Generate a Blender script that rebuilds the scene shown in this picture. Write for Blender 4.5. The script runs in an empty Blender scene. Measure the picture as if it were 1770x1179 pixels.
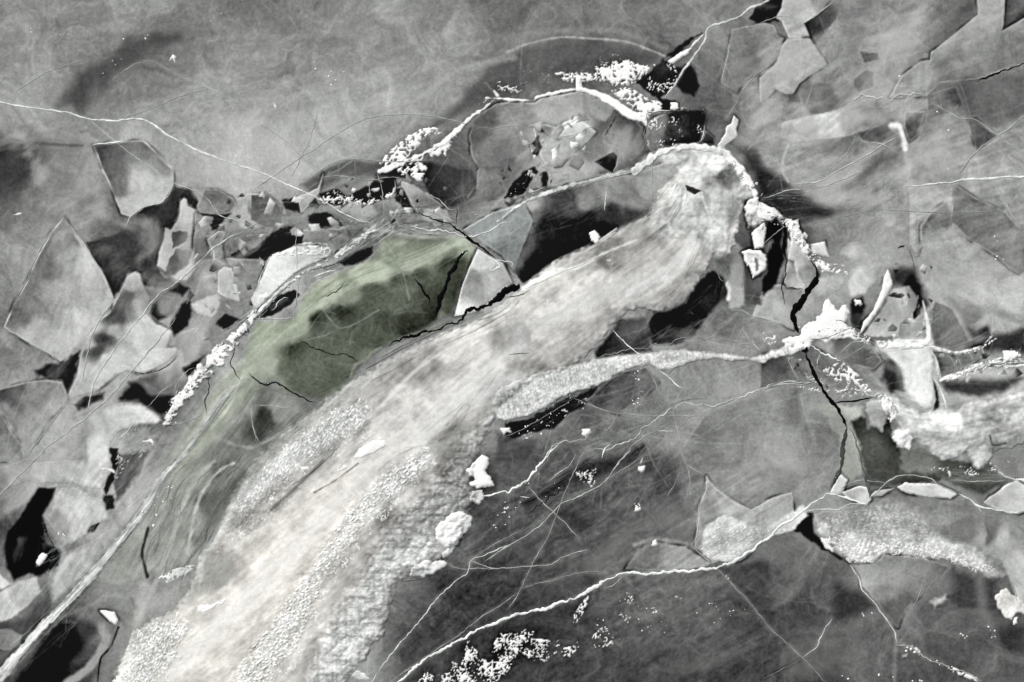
import bpy, math, random
import numpy as np
R = math.radians
C = bpy.context.scene.collection
scene = bpy.context.scene

# ------------------------------------------------------------------ camera, sky, sun
PX = 0.02                                   # metres per photograph pixel on the ice
CAM_H = 42.0
cam = bpy.data.cameras.new('drone_camera'); camo = bpy.data.objects.new('drone_camera', cam); C.objects.link(camo)
cam.sensor_fit = 'HORIZONTAL'; cam.sensor_width = 36.0
cam.lens = 36.0 * CAM_H / (1770 * PX)
cam.clip_end = 2000.0
camo.location = (0, 0, CAM_H); camo.rotation_euler = (0, 0, 0)
scene.camera = camo
SUN_EL, SUN_AZ = 38.0, 125.0                # azimuth measured counter-clockwise from +X: light comes from the upper left
w = bpy.data.worlds.new('World'); scene.world = w; w.use_nodes = True
nt = w.node_tree; bg = nt.nodes['Background']
sky = nt.nodes.new('ShaderNodeTexSky'); sky.sky_type = 'NISHITA'; sky.sun_disc = False
sky.sun_elevation = R(SUN_EL); sky.sun_rotation = R(90 - SUN_AZ)
hs = nt.nodes.new('ShaderNodeHueSaturation'); hs.inputs['Saturation'].default_value = .12      # thin high cloud
nt.links.new(sky.outputs[0], hs.inputs['Color']); nt.links.new(hs.outputs[0], bg.inputs[0]); bg.inputs[1].default_value = 0.09
sl = bpy.data.lights.new('sun', 'SUN'); sl.energy = 3.0; sl.angle = R(2); sl.color = (1.0, 0.97, 0.93)
so = bpy.data.objects.new('sun', sl); C.objects.link(so)
so.rotation_euler = (R(90 - SUN_EL), 0, R(SUN_AZ + 90))
scene.view_settings.view_transform = 'Standard'; scene.view_settings.look = 'None'
scene.view_settings.exposure = 0.24; scene.view_settings.gamma = 1.0

# ------------------------------------------------------------------ materials
def lin(c):
    c = np.clip(c, 0, 1)
    return np.where(c <= 0.04045, c/12.92, ((c+0.055)/1.055)**2.4)
def material(name, rough, spec, grain, bump, scale, flat=None):
    m = bpy.data.materials.new(name); m.use_nodes = True; t = m.node_tree; n = t.nodes; L = t.links
    p = n['Principled BSDF']; p.inputs['Roughness'].default_value = rough; p.inputs['Specular IOR Level'].default_value = spec
    tc = n.new('ShaderNodeNewGeometry')
    no = n.new('ShaderNodeTexNoise'); no.inputs['Scale'].default_value = scale; no.inputs['Detail'].default_value = 8; no.inputs['Roughness'].default_value = .7
    L.new(tc.outputs['Position'], no.inputs['Vector'])
    mr = n.new('ShaderNodeMapRange'); mr.inputs[1].default_value = .25; mr.inputs[2].default_value = .75
    mr.inputs[3].default_value = 1-grain; mr.inputs[4].default_value = 1+grain
    L.new(no.outputs[0], mr.inputs[0])
    if flat is None:
        a = n.new('ShaderNodeAttribute'); a.attribute_name = 'tone'; src = a.outputs['Color']
    else:
        a = n.new('ShaderNodeRGB'); a.outputs[0].default_value = (*flat, 1); src = a.outputs[0]
    mx = n.new('ShaderNodeVectorMath'); mx.operation = 'SCALE'; L.new(src, mx.inputs[0]); L.new(mr.outputs[0], mx.inputs['Scale'])
    L.new(mx.outputs[0], p.inputs['Base Color'])
    n2 = n.new('ShaderNodeTexNoise'); n2.inputs['Scale'].default_value = scale*2.1; n2.inputs['Detail'].default_value = 5
    L.new(tc.outputs['Position'], n2.inputs['Vector'])
    b = n.new('ShaderNodeBump'); b.inputs['Strength'].default_value = 1.0; b.inputs['Distance'].default_value = bump
    L.new(n2.outputs[0], b.inputs['Height']); L.new(b.outputs[0], p.inputs['Normal'])
    return m
M = {
 'sheet': material('clouded_lake_ice', .5, .12, .17, .0015, 13),
 'ice':   material('plate_ice', .40, .16, .13, .0015, 14),
 'frost': material('frosted_ice', .55, .25, .11, .010, 15),
 'snow':  material('packed_snow', .85, .15, .05, .010, 16),
 'water': material('black_water', .12, .12, .2, .0005, 3),
 'shard': material('broken_ice', .25, .5, .12, .004, 12, (.62,.66,.66)),
}

# ------------------------------------------------------------------ lattice and noise (photograph pixel units)
STEP = 1.65
def axis(a, b):
    core = np.arange(a, b, STEP); out = []; s = STEP*2; v = 0.0
    while v < 9000: v += s; out.append(v); s *= 1.22
    out = np.array(out); return np.concatenate([(a-out)[::-1], core, core[-1]+out])
AX = axis(-30., 1800.); AY = axis(-30., 1210.)
NX, NY = len(AX), len(AY)
GX, GY = np.meshgrid(AX.astype(np.float32), AY.astype(np.float32))
rs = np.random.RandomState(7)
PERM = np.concatenate([rs.permutation(512)]*3); GA = rs.rand(512)*2*np.pi; GCX = np.cos(GA).astype(np.float32); GCY = np.sin(GA).astype(np.float32)
def noise(x, y, seed=0):
    xi = np.floor(x).astype(np.int64); yi = np.floor(y).astype(np.int64); fx = (x-xi).astype(np.float32); fy = (y-yi).astype(np.float32)
    u = fx*fx*fx*(fx*(fx*6-15)+10); v = fy*fy*fy*(fy*(fy*6-15)+10)
    def g(ix, iy, dx, dy):
        h = PERM[(PERM[(ix+seed*37) & 511] + iy) & 511]
        return GCX[h]*dx + GCY[h]*dy
    a = g(xi, yi, fx, fy); b = g(xi+1, yi, fx-1, fy); c = g(xi, yi+1, fx, fy-1); d = g(xi+1, yi+1, fx-1, fy-1)
    return ((a+(b-a)*u)*(1-v) + (c+(d-c)*u)*v)*1.5
def fbm(x, y, per, octs, seed=0, gain=.5):
    r = 0; a = 1.0; t = 0
    for o in range(octs):
        r = r + a*noise(x/per, y/per, seed+o); t += a; a *= gain; per /= 2.03
    return r/t*1.6
NF = {p: noise(GX/p, GY/p, i+11).astype(np.float32) for i, p in enumerate((4.3, 7., 13., 27., 60.))}
def smooth(t): t = np.clip(t, 0, 1); return t*t*(3-2*t)

# ------------------------------------------------------------------ coordinates: nine by four survey tiles
TX = {'0':0,'1':440,'2':880,'3':1320}; TY = {'0':0,'1':390,'2':779}; ZF = 2.947
TILE = {'h':(1090,240,3.683), 's':(380,300,3.93), 'l':(180,600,2.948), 'r':(1340,500,3.274)}
def pts(t, s):
    a = np.array([[float(v) for v in q.split(',')] for q in s.split()])
    if t == 'p': return a
    if t in TILE: x0, y0, zf = TILE[t]; a[:,:2] = a[:,:2]/zf + (x0, y0)
    else: a[:,:2] = a[:,:2]/ZF + (TX[t[1]], TY[t[0]])
    return a
def win(p, m):
    i0 = max(np.searchsorted(AX, p[:,0].min()-m)-1, 0); i1 = min(np.searchsorted(AX, p[:,0].max()+m)+2, NX)
    j0 = max(np.searchsorted(AY, p[:,1].min()-m)-1, 0); j1 = min(np.searchsorted(AY, p[:,1].max()+m)+2, NY)
    return slice(j0, j1), slice(i0, i1)
def sd_poly(X, Y, p):
    n = len(p); d = np.full(X.shape, 1e9, np.float32); ins = np.zeros(X.shape, bool)
    for i in range(n):
        ax, ay = p[i,:2]; bx, by = p[(i+1)%n,:2]; ex, ey = bx-ax, by-ay
        t = np.clip(((X-ax)*ex+(Y-ay)*ey)/(ex*ex+ey*ey+1e-9), 0, 1)
        d = np.minimum(d, (X-ax-t*ex)**2+(Y-ay-t*ey)**2)
        if ay != by: ins ^= ((Y < ay) != (Y < by)) & (X < (bx-ax)*(Y-ay)/(by-ay)+ax)
    d = np.sqrt(d); return np.where(ins, d, -d)
def sd_line(X, Y, p, wd):
    s = np.full(X.shape, -1e9, np.float32)
    for i in range(len(p)-1):
        ax, ay = p[i,:2]; bx, by = p[i+1,:2]; ex, ey = bx-ax, by-ay
        t = np.clip(((X-ax)*ex+(Y-ay)*ey)/(ex*ex+ey*ey+1e-9), 0, 1)
        s = np.maximum(s, (wd[i]+(wd[i+1]-wd[i])*t)/2 - np.hypot(X-ax-t*ex, Y-ay-t*ey))
    return s
def curve(p, n=4):                          # Catmull-Rom through all columns
    q = np.vstack([2*p[0]-p[1], p, 2*p[-1]-p[-2]]); out = []
    for i in range(1, len(q)-2):
        for k in range(n):
            t = k/n
            out.append(.5*(2*q[i]+(q[i+1]-q[i-1])*t+(2*q[i-1]-5*q[i]+4*q[i+1]-q[i+2])*t*t+(3*q[i]-q[i-1]-3*q[i+1]+q[i+2])*t**3))
    out.append(p[-1]); return np.array(out)
def idw(X, Y, c):
    if np.isscalar(c): return np.full(X.shape, float(c), np.float32)
    num = 0; den = 0
    Xw = X+7*noise(X/38, Y/38, 77)+3*noise(X/15, Y/15, 78); Yw = Y+7*noise(X/38, Y/38, 79)+3*noise(X/15, Y/15, 80)
    for x, y, v in c:
        k = 1/((Xw-x)**2+(Yw-y)**2+45)**2.1; num = num+k*v; den = den+k
    return num/den
def ctl(t, c):
    if isinstance(c, (int, float)): return c
    return pts(t, c)
TINT = {'n':(.985,1.0,.992), 'g':(.962,1.022,.905), 'c':(.955,1.0,1.0), 'w':(1.003,1.0,.982), 'y':(.985,1.006,.97), 'm':(.976,1.012,.935), 'f':(.984,1.006,.968)}

# ------------------------------------------------------------------ ice cloudiness of the whole sheet
BASE = {
'00':[125,120,128,130,110,95, 125,135,95,85,120,125, 150,110,95,125,135,140, 120,145,140,150,155,170, 60,95,135,150,160,165, 100,130,110,50,120,150],
'01':[105,110,130,130,125,95, 120,125,125,130,130,135, 135,140,150,150,135,90, 165,165,160,130,110,110, 170,160,110,100,50,110, 120,60,120,100,90,150],
'02':[100,100,115,115,125,105, 110,80,85,90,100,130, 100,110,130,110,70,125, 140,150,130,110,70,120, 80,150,110,170,180,120, 140,50,80,170,180,120],
'03':[80,110,130,120,95,130, 140,150,130,110,130,140, 100,100,150,130,110,90, 150,150,90,100,130,130, 140,140,135,150,150,150, 80,110,110,150,110,130],
'10':[130,140,55,50,150,80, 135,145,160,90,130,140, 95,160,165,150,100,100, 120,130,150,180,150,180, 150,130,150,60,120,160, 120,140,180,110,140,140],
'11':[100,150,60,130,150,100, 170,130,160,80,60,150, 150,80,80,70,110,180, 110,70,80,160,190,200, 110,90,180,190,200,180, 90,180,190,200,190,100],
'12':[60,70,150,180,170,60, 170,190,180,160,90,80, 170,180,140,60,80,110, 180,150,150,150,130,130, 150,60,80,90,110,130, 70,100,110,110,140,140],
'13':[60,120,160,120,150,120, 150,150,160,150,170,150, 150,170,80,150,140,160, 80,90,110,190,110,140, 140,140,120,190,150,170, 140,110,80,150,160,150],
'20':[140,150,170,130,120,110, 80,180,130,140,130,120, 30,100,160,115,130,190, 160,90,140,120,150,190, 100,70,110,150,180,200, 80,30,110,190,200,200],
'21':[190,190,200,180,110,80, 170,200,200,160,100,70, 200,210,180,130,110,60, 200,200,170,120,45,45, 200,180,160,60,50,55, 190,170,150,55,70,60],
'22':[80,70,60,75,100,130, 75,55,75,80,130,145, 70,75,95,105,85,140, 60,70,85,95,100,72, 58,60,78,90,75,65, 60,62,62,72,68,60],
'23':[140,130,80,85,110,120, 130,140,130,140,110,120, 90,100,140,150,140,150, 72,78,115,105,85,105, 65,72,90,95,85,75, 60,60,92,70,82,88]}
cp = []
for t, vals in BASE.items():
    for k, v in enumerate(vals):
        cp.append((TX[t[1]]+(110.5+221*(k%6))/ZF, TY[t[0]]+(98+196.6*(k//6))/ZF, v))
cp = np.array(cp); SG = 36.0
Ex = np.exp(-((AX[None,:]-cp[:,0:1])/SG)**2/2); Ey = np.exp(-((AY[None,:]-cp[:,1:2])/SG)**2/2)
num = (Ey*cp[:,2:3]).T @ Ex + 108*1e-4; den = Ey.T @ Ex + 1e-4
T0 = (num/den).astype(np.float32)
wx = fbm(GX, GY, 150, 4, 3); wy = fbm(GX, GY, 150, 4, 9)
mid = fbm(GX+wx*60, GY+wy*60, 90, 7, 21, .68)
fil = np.clip(1-np.abs(fbm(GX+wx*90, GY+wy*90, 120, 4, 31))*7, 0, 1)**2
fil2 = np.clip(1-np.abs(fbm(GX+wy*70, GY*1.4+wx*50, 70, 3, 51))*9, 0, 1)**2
far = np.clip((np.maximum(np.abs(GX-885)-900, np.abs(GY-590)-620))/300, 0, 1)
T0 = T0*(1+mid*.15)+mid*8 + fil*9 + fil2*6 + NF[4.3]*4.5 + NF[7.]*4 + NF[13.]*4 + far*fbm(GX, GY, 900, 5, 71)*60
COL = (T0[...,None]*np.array(TINT['n'], np.float32)).astype(np.float32)
ZR = (NF[60.]*.0015).astype(np.float32)
GRAIN = (NF[4.3]*5+NF[7.]*4.5+NF[13.]*4)
BIG = mid
QUEUE = []                                   # meshes are made once every tone is laid
def paint(sl, wgt, col): COL[sl] += (col-COL[sl])*wgt[...,None]
def G(t, o, c, f=10, a=1.0, tint='n', rough=2.0):
    p = pts(t, o); s = win(p, f+6); X, Y = GX[s], GY[s]
    sd = sd_poly(X, Y, p) + (NF[13.][s]*1.2+NF[7.][s]*.8)*rough + NF[27.][s]*f*.25
    wgt = smooth(sd/f+.5)*a
    tone = idw(X, Y, ctl(t, c))*(1+BIG[s]*.14)+GRAIN[s]*.8
    paint(s, wgt, tone[...,None]*np.array(TINT[tint]))
def GL(t, o, wd, tone, f=3, a=1.0, tint='n', rough=1.0, n=4):         # soft vein inside the ice
    p = curve(pts(t, o), n); s = win(p, 20+f+wd/ZF*2); X, Y = GX[s], GY[s]
    ws = np.full(len(p), wd/ZF)
    if p.shape[1] > 2: ws = p[:,2]/ZF
    sd = sd_line(X, Y, p, ws)+(NF[13.][s]*1.2+NF[7.][s]*.6)*rough
    paint(s, smooth(sd/f+.5)*a, (tone+GRAIN[s])[...,None]*np.array(TINT[tint]))
HAIR = np.zeros(GX.shape, np.float32); DARK = np.zeros(GX.shape, np.float32)
def hair(p, wpx, a):
    s = win(p, wpx*3+4); X, Y = GX[s], GY[s]
    d = -sd_line(X, Y, p, np.zeros(len(p)))
    A = HAIR if a > 0 else DARK
    A[s] = np.maximum(A[s], abs(a)*np.exp(-(d/wpx)**2)*(.75+.6*NF[27.][s]+.5*NF[60.][s]).clip(.15, 1.3))
def H(t, o, a=.35, wpx=.9):
    p = curve(pts(t, o), 5); p = p + np.stack([noise(p[:,0]/9, p[:,1]/9, 5), noise(p[:,0]/9, p[:,1]/9, 6)], 1)*1.6
    hair(p, wpx, a)

SR = random.Random(31)
def STR(t, o, n, a=.4, wpx=.8, dark=0.0, wander=.5):
    """a bundle of fibres frozen along a line whose third column is the bundle's width"""
    p = curve(pts(t, o), 4); zf = TILE[t][2] if t in TILE else (1 if t == 'p' else ZF)
    ws = p[:,2]/zf; tx, ty = np.gradient(p[:,0]), np.gradient(p[:,1]); l = np.hypot(tx, ty)+1e-6; m = len(p)
    for k in range(n):
        i0 = SR.randint(0, int(m*.7)); i1 = min(m, i0+SR.randint(max(3, m//5), m)); off = SR.uniform(-.5, .5)
        if i1-i0 < 3: continue
        u = np.arange(i0, i1); f = (off+wander*.5*noise(u/6., u*0+k*3.7, 90)+wander*.2*noise(u/2.2, u*0+k*3.7, 91))*ws[i0:i1]
        q = np.stack([p[i0:i1,0]-ty[i0:i1]/l[i0:i1]*f, p[i0:i1,1]+tx[i0:i1]/l[i0:i1]*f], 1)
        sg = -1 if SR.random() < dark else 1
        hair(q, wpx*SR.uniform(.7, 1.5), sg*a*SR.uniform(.4, 1.1))
def FLOW(t, o, line, amp, along=60, across=6, seed=0, f=20, power=1):
    """cloud streaks drawn out along a curved axis inside a region"""
    p = pts(t, o); s = win(p, f); X, Y = GX[s], GY[s]; c = curve(pts(t, line)[:,:2], 3)
    best = np.full(X.shape, 1e9, np.float32); U = np.zeros(X.shape, np.float32); V = U.copy(); L = 0
    for i in range(len(c)-1):
        ax, ay = c[i]; ex, ey = c[i+1]-c[i]; l = math.hypot(ex, ey); tt = ((X-ax)*ex+(Y-ay)*ey)/(l*l); tc = np.clip(tt, 0 if i else -9, 1 if i < len(c)-2 else 9)
        d = np.hypot(X-ax-tc*ex, Y-ay-tc*ey); m = d < best
        best = np.where(m, d, best); U = np.where(m, L+tc*l, U); V = np.where(m, ((X-ax)*ey-(Y-ay)*ex)/l, V); L += l
    V = V+4*NF[60.][s]; w_ = smooth(sd_poly(X, Y, p)/f+.5)
    n_ = noise(U/along, V/across, seed)+.7*noise(U/along*1.9, V/across*2.1, seed+1)+.5*noise(U/along*3.7, V/across*.45, seed+2)
    COL[s] *= (1+amp*w_*n_)[...,None]

def VEIL(t, o, tone, a, per=90, seed=0, f=60, lo=-.1, stretch=1.6, ang=-25):
    """milky clouds of tiny bubbles drifting through the ice across plate edges"""
    p = pts(t, o); s = win(p, f); X, Y = GX[s], GY[s]; ca, sa = math.cos(R(ang)), math.sin(R(ang)); u = (X*ca+Y*sa)/stretch; v = -X*sa+Y*ca
    n_ = fbm(u+40*noise(X/120, Y/120, seed), v+40*noise(X/120, Y/120, seed+1), per, 5, seed+2, .5)
    w_ = smooth((n_-lo)/.9)*smooth(sd_poly(X, Y, p)/f+.5)*a
    COL[s] += np.maximum(tone-COL[s], 0)*w_[...,None]
def WARM(t, o, tint, f=40):
    p = pts(t, o); s = win(p, f); COL[s] *= 1+smooth(sd_poly(GX[s], GY[s], p)/f+.5)[...,None]*(np.array(tint)-1)

# ------------------------------------------------------------------ mesh making
def tag(o, label=None, cat=None, group=None, kind=None):
    if label: o['label'] = label
    if cat: o['category'] = cat
    if group: o['group'] = group
    if kind: o['kind'] = kind
def link_mesh(name, co, quads, col, mat, parent=None, smoothed=True, tris=None):
    me = bpy.data.meshes.new(name); nv = len(co); nq = len(quads)
    me.vertices.add(nv); me.vertices.foreach_set('co', co.astype(np.float32).ravel())
    k = quads.shape[1]
    me.loops.add(nq*k); me.loops.foreach_set('vertex_index', quads.astype(np.int32).ravel())
    me.polygons.add(nq); me.polygons.foreach_set('loop_start', np.arange(0, nq*k, k, dtype=np.int32))
    me.polygons.foreach_set('use_smooth', np.full(nq, smoothed))
    me.update(calc_edges=True)
    if col is not None:
        at = me.attributes.new('tone', 'FLOAT_COLOR', 'POINT')
        c4 = np.ones((nv, 4), np.float32); c4[:,:3] = np.clip(lin(col/255.)-.017, .0015, .92)
        at.data.foreach_set('color', c4.ravel())
    me.materials.append(M[mat])
    o = bpy.data.objects.new(name, me); C.objects.link(o)
    if parent is not None: o.parent = parent
    return o
def wx_(x): return (x-885)*PX
def wy_(y): return (589.5-y)*PX
def lattice_mesh(name, s, z, keep, col, mat, parent=None):
    X, Y = GX[s], GY[s]; ny, nx = X.shape
    cell = keep[:-1,:-1] | keep[1:,:-1] | keep[:-1,1:] | keep[1:,1:]
    j, i = np.nonzero(cell)
    a = j*nx+i; q = np.stack([a+nx, a+nx+1, a+1, a], 1)
    u, inv = np.unique(q, return_inverse=True); q = inv.reshape(q.shape)
    co = np.stack([wx_(X.ravel()[u]), wy_(Y.ravel()[u]), z.ravel()[u]], 1)
    return link_mesh(name, co, q, col.reshape(-1,3)[u], mat, parent)
def bumps(kind, X, Y, ang=0, s=None):
    ca, sa = math.cos(R(ang)), math.sin(R(ang)); u = X*ca+Y*sa; v = -X*sa+Y*ca
    if kind == 'grain':   return np.abs(noise(u/8, v/4.5, 3))*1.5+np.abs(noise(u/4.6, v/3.4, 4))*.9-.5
    if kind == 'lump':    return 1.5*np.abs(noise(u/26+noise(X/20,Y/20,2)*.4, v/22, 8))+.9*np.abs(noise(u/12, v/11, 9))+.4*np.abs(noise(u/5.5, v/5.5, 1))-.75
    if kind == 'streak':  return noise(u/70, v/11, 5)+.6*noise(u/34, v/6, 6)+.3*noise(u/14, v/4, 7)
    if kind == 'soft':    return .7*noise(u/40, v/30, 5)+.3*noise(u/12, v/10, 7)
    if kind == 'fibre':   return noise(u/26, v/4.2, 5)+.6*noise(u/11, v/3, 6)
    return 0*X
def patch(name, t, o, c, lab=None, cat=None, group=None, kind=None, f=3.0, h=.02, slope=.008, rough=1.0, tint='n', mat='ice', rim=None,
          bump=(), lace=None, line=False, w=None, embed=True, parent=None, cm=.2, crown=0, relief=.45, sub=(), tonebump=0, a=1.0):
    """one thing of ice or snow: outline o (or centre line with widths), tone controls c, height h in metres"""
    p = pts(t, o); ext = max(f, 6)+8
    if line:
        p = curve(p, 4); ws = p[:,2]/ZF if p.shape[1] > 2 else np.full(len(p), w/ZF)
        s = win(p, ws.max()/2+ext); X, Y = GX[s], GY[s]; sd = sd_line(X, Y, p, ws)
    else:
        s = win(p, ext); X, Y = GX[s], GY[s]; sd = sd_poly(X, Y, p)
    sd0 = sd
    sd = sd+(NF[13.][s]*1.3+NF[7.][s]*.9)*rough
    if lace:
        lp, la, lb = lace                    # period, threshold, widening with depth
        wX, wY = X+2.2*noise(X/9,Y/9,46), Y+2.2*noise(X/9,Y/9,47)
        ln = np.minimum(.62-2.3*np.abs(noise(wX/(lp*1.5), wY/(lp*1.5), 44)), .42+1.3*noise(wX/(lp*1.15), wY/(lp*1.15), 41))+.3*noise(X/(lp*.5), Y/(lp*.5), 42)+.75*noise(X/(lp*5), Y/(lp*5), 43)
        sd = np.minimum(sd, (ln-la+np.clip(sd, -20, 40)*lb)*lp)
    h = h*(1 if h < .025 else (.4 if line else .55))
    if line and mat != 'water': f = max(f, 4)
    prof = np.where(sd < 0, np.maximum(sd*slope*1.5, -.035), h*(1-np.exp(-np.maximum(sd, 0)*slope/h)))
    if crown: prof = prof+crown*smooth(sd0/max(float(sd0.max()), 1))*(sd > 0)
    edge = smooth(sd/6); bz = 0; bt = 0
    for kind_, amp, ang, *zone in bump:
        b = bumps(kind_, X, Y, ang)*edge
        if zone:
            zp = pts(zone[0], zone[1]); b = b*smooth(sd_poly(X, Y, zp)/30+.5+NF[27.][s]*.5)
        bz = bz+b*amp*relief; bt = bt+b*min(amp*60, 1)
    z = ZR[s]+prof+bz*(sd > 0)
    tone = idw(X, Y, ctl(t, c))*(1+BIG[s]*cm)+GRAIN[s]+bt*tonebump  # tonebump paints highlights into the tone: bump crests lighter, hollows darker
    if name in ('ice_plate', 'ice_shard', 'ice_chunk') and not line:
        ek = np.clip(.35+NF[27.][s]*1.6+NF[60.][s]*1.2, 0, 1)*(1 if f < 5 else .35)      # glassy lip; its lit edge and the gap's shade are painted in
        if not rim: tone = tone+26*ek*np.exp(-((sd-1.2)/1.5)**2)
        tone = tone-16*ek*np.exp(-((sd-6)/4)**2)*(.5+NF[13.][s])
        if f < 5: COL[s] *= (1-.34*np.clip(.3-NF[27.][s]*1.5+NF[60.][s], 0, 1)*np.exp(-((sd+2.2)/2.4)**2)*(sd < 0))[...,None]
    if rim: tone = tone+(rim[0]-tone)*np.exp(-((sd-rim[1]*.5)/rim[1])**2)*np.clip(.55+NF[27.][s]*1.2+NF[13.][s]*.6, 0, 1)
    for kind_, st in sub: pass
    col = tone[...,None]*np.array(TINT[tint])
    wg = (smooth(sd/f+(.5 if f < 4 else .15))*a)[...,None]
    out = COL[s]+(col-COL[s])*wg
    keep = sd > 0
    COL[s] = np.where((sd > -1.8)[...,None], out, COL[s])
    if lace and lace[1] >= .1 and not parent: kind = kind or 'stuff'
    QUEUE.append((name, s, z.copy(), keep, mat, lab, cat, group, kind, parent))
    ZR[s] = np.where(keep, np.maximum(ZR[s], z), ZR[s])
CUTS = []
def P(t, o, c, lab, name='ice_plate', cat='ice plate', **k): patch(name, t, o, c, lab, cat, **k)
def S(t, o, c, lab, name='snow_patch', cat='snow patch', **k):
    k.setdefault('mat', 'snow'); k.setdefault('h', .04); k.setdefault('slope', .02); k.setdefault('tint', 'n'); k.setdefault('f', 1.2)
    if name == 'snow_block': k['rough'] = 2.4
    patch(name, t, o, c, lab, cat, **k)
CRACKS = []
def K(t, o, tone, lab, wd=5, mat='snow', name='ice_crack', cat='crack', rise=.003, jit=.55, halo=.22, tint='n', **k):
    CRACKS.append((t, o, tone, lab, wd, mat, name, cat, rise, jit, tint))
    if halo:
        p = curve(pts(t, o), 4); hair(p[:,:2], 4.0, halo if tone > 128 else -halo)
def O(t, o, lab, wd=12, tone=14, **k):
    k.setdefault('halo', 0); K(t, o, tone, lab, wd, 'water', 'open_crack', 'open crack', .004, k.pop('jit', 1.0), **k)
def build_crack(t, o, tone, lab, wd, mat, name, cat, rise, jit, tint):
    q = pts(t, o); q = curve(q, 6); ws = q[:,2]/ZF if q.shape[1] > 2 else np.full(len(q), wd/ZF)
    seg = np.hypot(*np.diff(q[:,:2], axis=0).T); L = np.concatenate([[0], np.cumsum(seg)]); n = max(int(L[-1]/2.2), 4)
    u = np.linspace(0, L[-1], n); x = np.interp(u, L, q[:,0]); y = np.interp(u, L, q[:,1]); ws = np.interp(u, L, ws)
    x = x+jit*(noise(x/24, y/24, 61)*2.6+noise(x/9, y/9, 71)*1.6+noise(x/4, y/4, 62)*.8); y = y+jit*(noise(x/24, y/24, 63)*2.6+noise(x/9, y/9, 73)*1.6+noise(x/4, y/4, 64)*.8)
    tx, ty = np.gradient(x), np.gradient(y); l = np.hypot(tx, ty)+1e-6; nx_, ny_ = -ty/l, tx/l
    tap = np.minimum(1, np.minimum(u, L[-1]-u)/14+.12)
    hw = ws/2*tap*np.clip(1+.5*noise(u/7, u*0+3.3, 65)+.7*noise(u/40, u*0+8.1, 66), .3, 1.9)
    rows = []
    for k, (f, dz) in enumerate(((-1.0, -.02), (-.8, .003), (0, rise), (.8, .003), (1.0, -.02))):
        px, py = x+nx_*hw*f, y+ny_*hw*f
        zi = sampler(px, py)
        rows.append(np.stack([wx_(px), wy_(py), zi+dz+.004], 1))
    zc = np.max([r[:,2] for r in rows[1:4]], axis=0)
    for r in rows[1:4]: r[:,2] = np.maximum(r[:,2], zc-.006)
    co = np.concatenate(rows); idx = np.arange(n-1); qs = []
    for k in range(4): a = idx+k*n; qs.append(np.stack([a, a+1, a+1+n, a+n], 1))
    tn = tone*(1+.16*noise(u/14, u*0+1.7, 67)+.08*noise(u/4, u*0+5.1, 68))
    col = np.tile(tn, 5)[:,None]*np.array(TINT[tint])
    ob = link_mesh(name, co, np.concatenate(qs), col, mat)
    tag(ob, lab, cat)
def sampler(px, py):
    fi = np.interp(px, AX, np.arange(NX)); fj = np.interp(py, AY, np.arange(NY))
    i = np.clip(fi.astype(int), 0, NX-2); j = np.clip(fj.astype(int), 0, NY-2)
    return np.maximum.reduce([ZR[j,i], ZR[j+1,i], ZR[j,i+1], ZR[j+1,i+1]])
CH = random.Random(77)
def CHIPS(t, o, n, r0, r1, tones, lab, group, f=1.0, name='ice_chip', cat='ice chip'):
    """small angular broken pieces scattered inside a region"""
    p = pts(t, o); k = 0; tries = 0; used = []
    while k < n and tries < n*40:
        tries += 1; x = CH.uniform(p[:,0].min(), p[:,0].max()); y = CH.uniform(p[:,1].min(), p[:,1].max())
        if sd_poly(np.array([[x]]), np.array([[y]]), p)[0,0] < 0: continue
        r_ = 1.15*(r0+(r1-r0)*CH.random()**1.6)
        if any((x-a)**2+(y-b)**2 < ((r_+c)*.75)**2 for a, b, c in used): continue
        used.append((x, y, r_)); m = CH.choice((3, 4, 4, 5)); an = sorted((i+CH.uniform(-.36, .36))*6.283/m for i in range(m)); ph = CH.uniform(0, 6.28); asp = CH.uniform(.35, .8)
        q = []
        for a in an:
            u, v = r_*CH.uniform(.75, 1.1)*math.cos(a), r_*asp*math.sin(a); q.append((x+u*math.cos(ph)-v*math.sin(ph), y+u*math.sin(ph)+v*math.cos(ph)))
        tn = CH.uniform(*tones); d = CH.uniform(-40, 40)
        patch(name, 'p', ' '.join(f'{a:.1f},{b:.1f}' for a, b in q), f'{q[0][0]:.0f},{q[0][1]:.0f},{tn+d:.0f} {q[2][0]:.0f},{q[2][1]:.0f},{tn-d:.0f}', lab, cat, group, f=f, h=.02, slope=.012, rough=.25)
        k += 1
# ================================================================== TONES INSIDE THE SHEET
# upper left
G('00','300,540 380,400 500,330 640,190 790,165 920,190 700,290 600,390 480,480 400,570', 66, 34, .85)
G('00','-40,690 150,722 400,742 300,800 140,840 60,960 -40,1010','0,760,44 100,780,60 300,750,100 0,900,55', 34, .9)
GL('00','-20,700 150,724 300,738 420,742', 14, 70, 4, .5)
G('01','230,940 350,860 480,815 640,826 720,830 640,900 450,905 360,960 290,990', 88, 14)
G('02','-60,300 100,240 260,205 420,215 600,240 740,290 740,330 600,320 440,340 300,370 180,390 60,470 -60,500 -200,560 -330,640 -420,660 -260,520', 82, 22, .9)
G('10','670,-40 740,-95 830,-110 890,-200 970,-190 1010,-120 1000,-80 920,-130 905,-60 880,0 830,20 820,100 800,200 830,260 920,290 960,320 930,360 850,330 730,300 700,230 650,240 610,330 575,365 530,260 480,190 440,90 560,60 640,20','800,100,48 600,60,58 560,250,55 900,310,45 700,0,60', 7)
G('00','1025,1088 1130,1090 1170,1085 1100,1170 1040,1170', 30, 6)
G('10','960,380 975,460 960,510 890,560 865,510 900,440 930,400', 14, 9)
G('10','1170,150 1250,110 1340,120 1345,170 1200,172', 18, 7)
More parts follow.
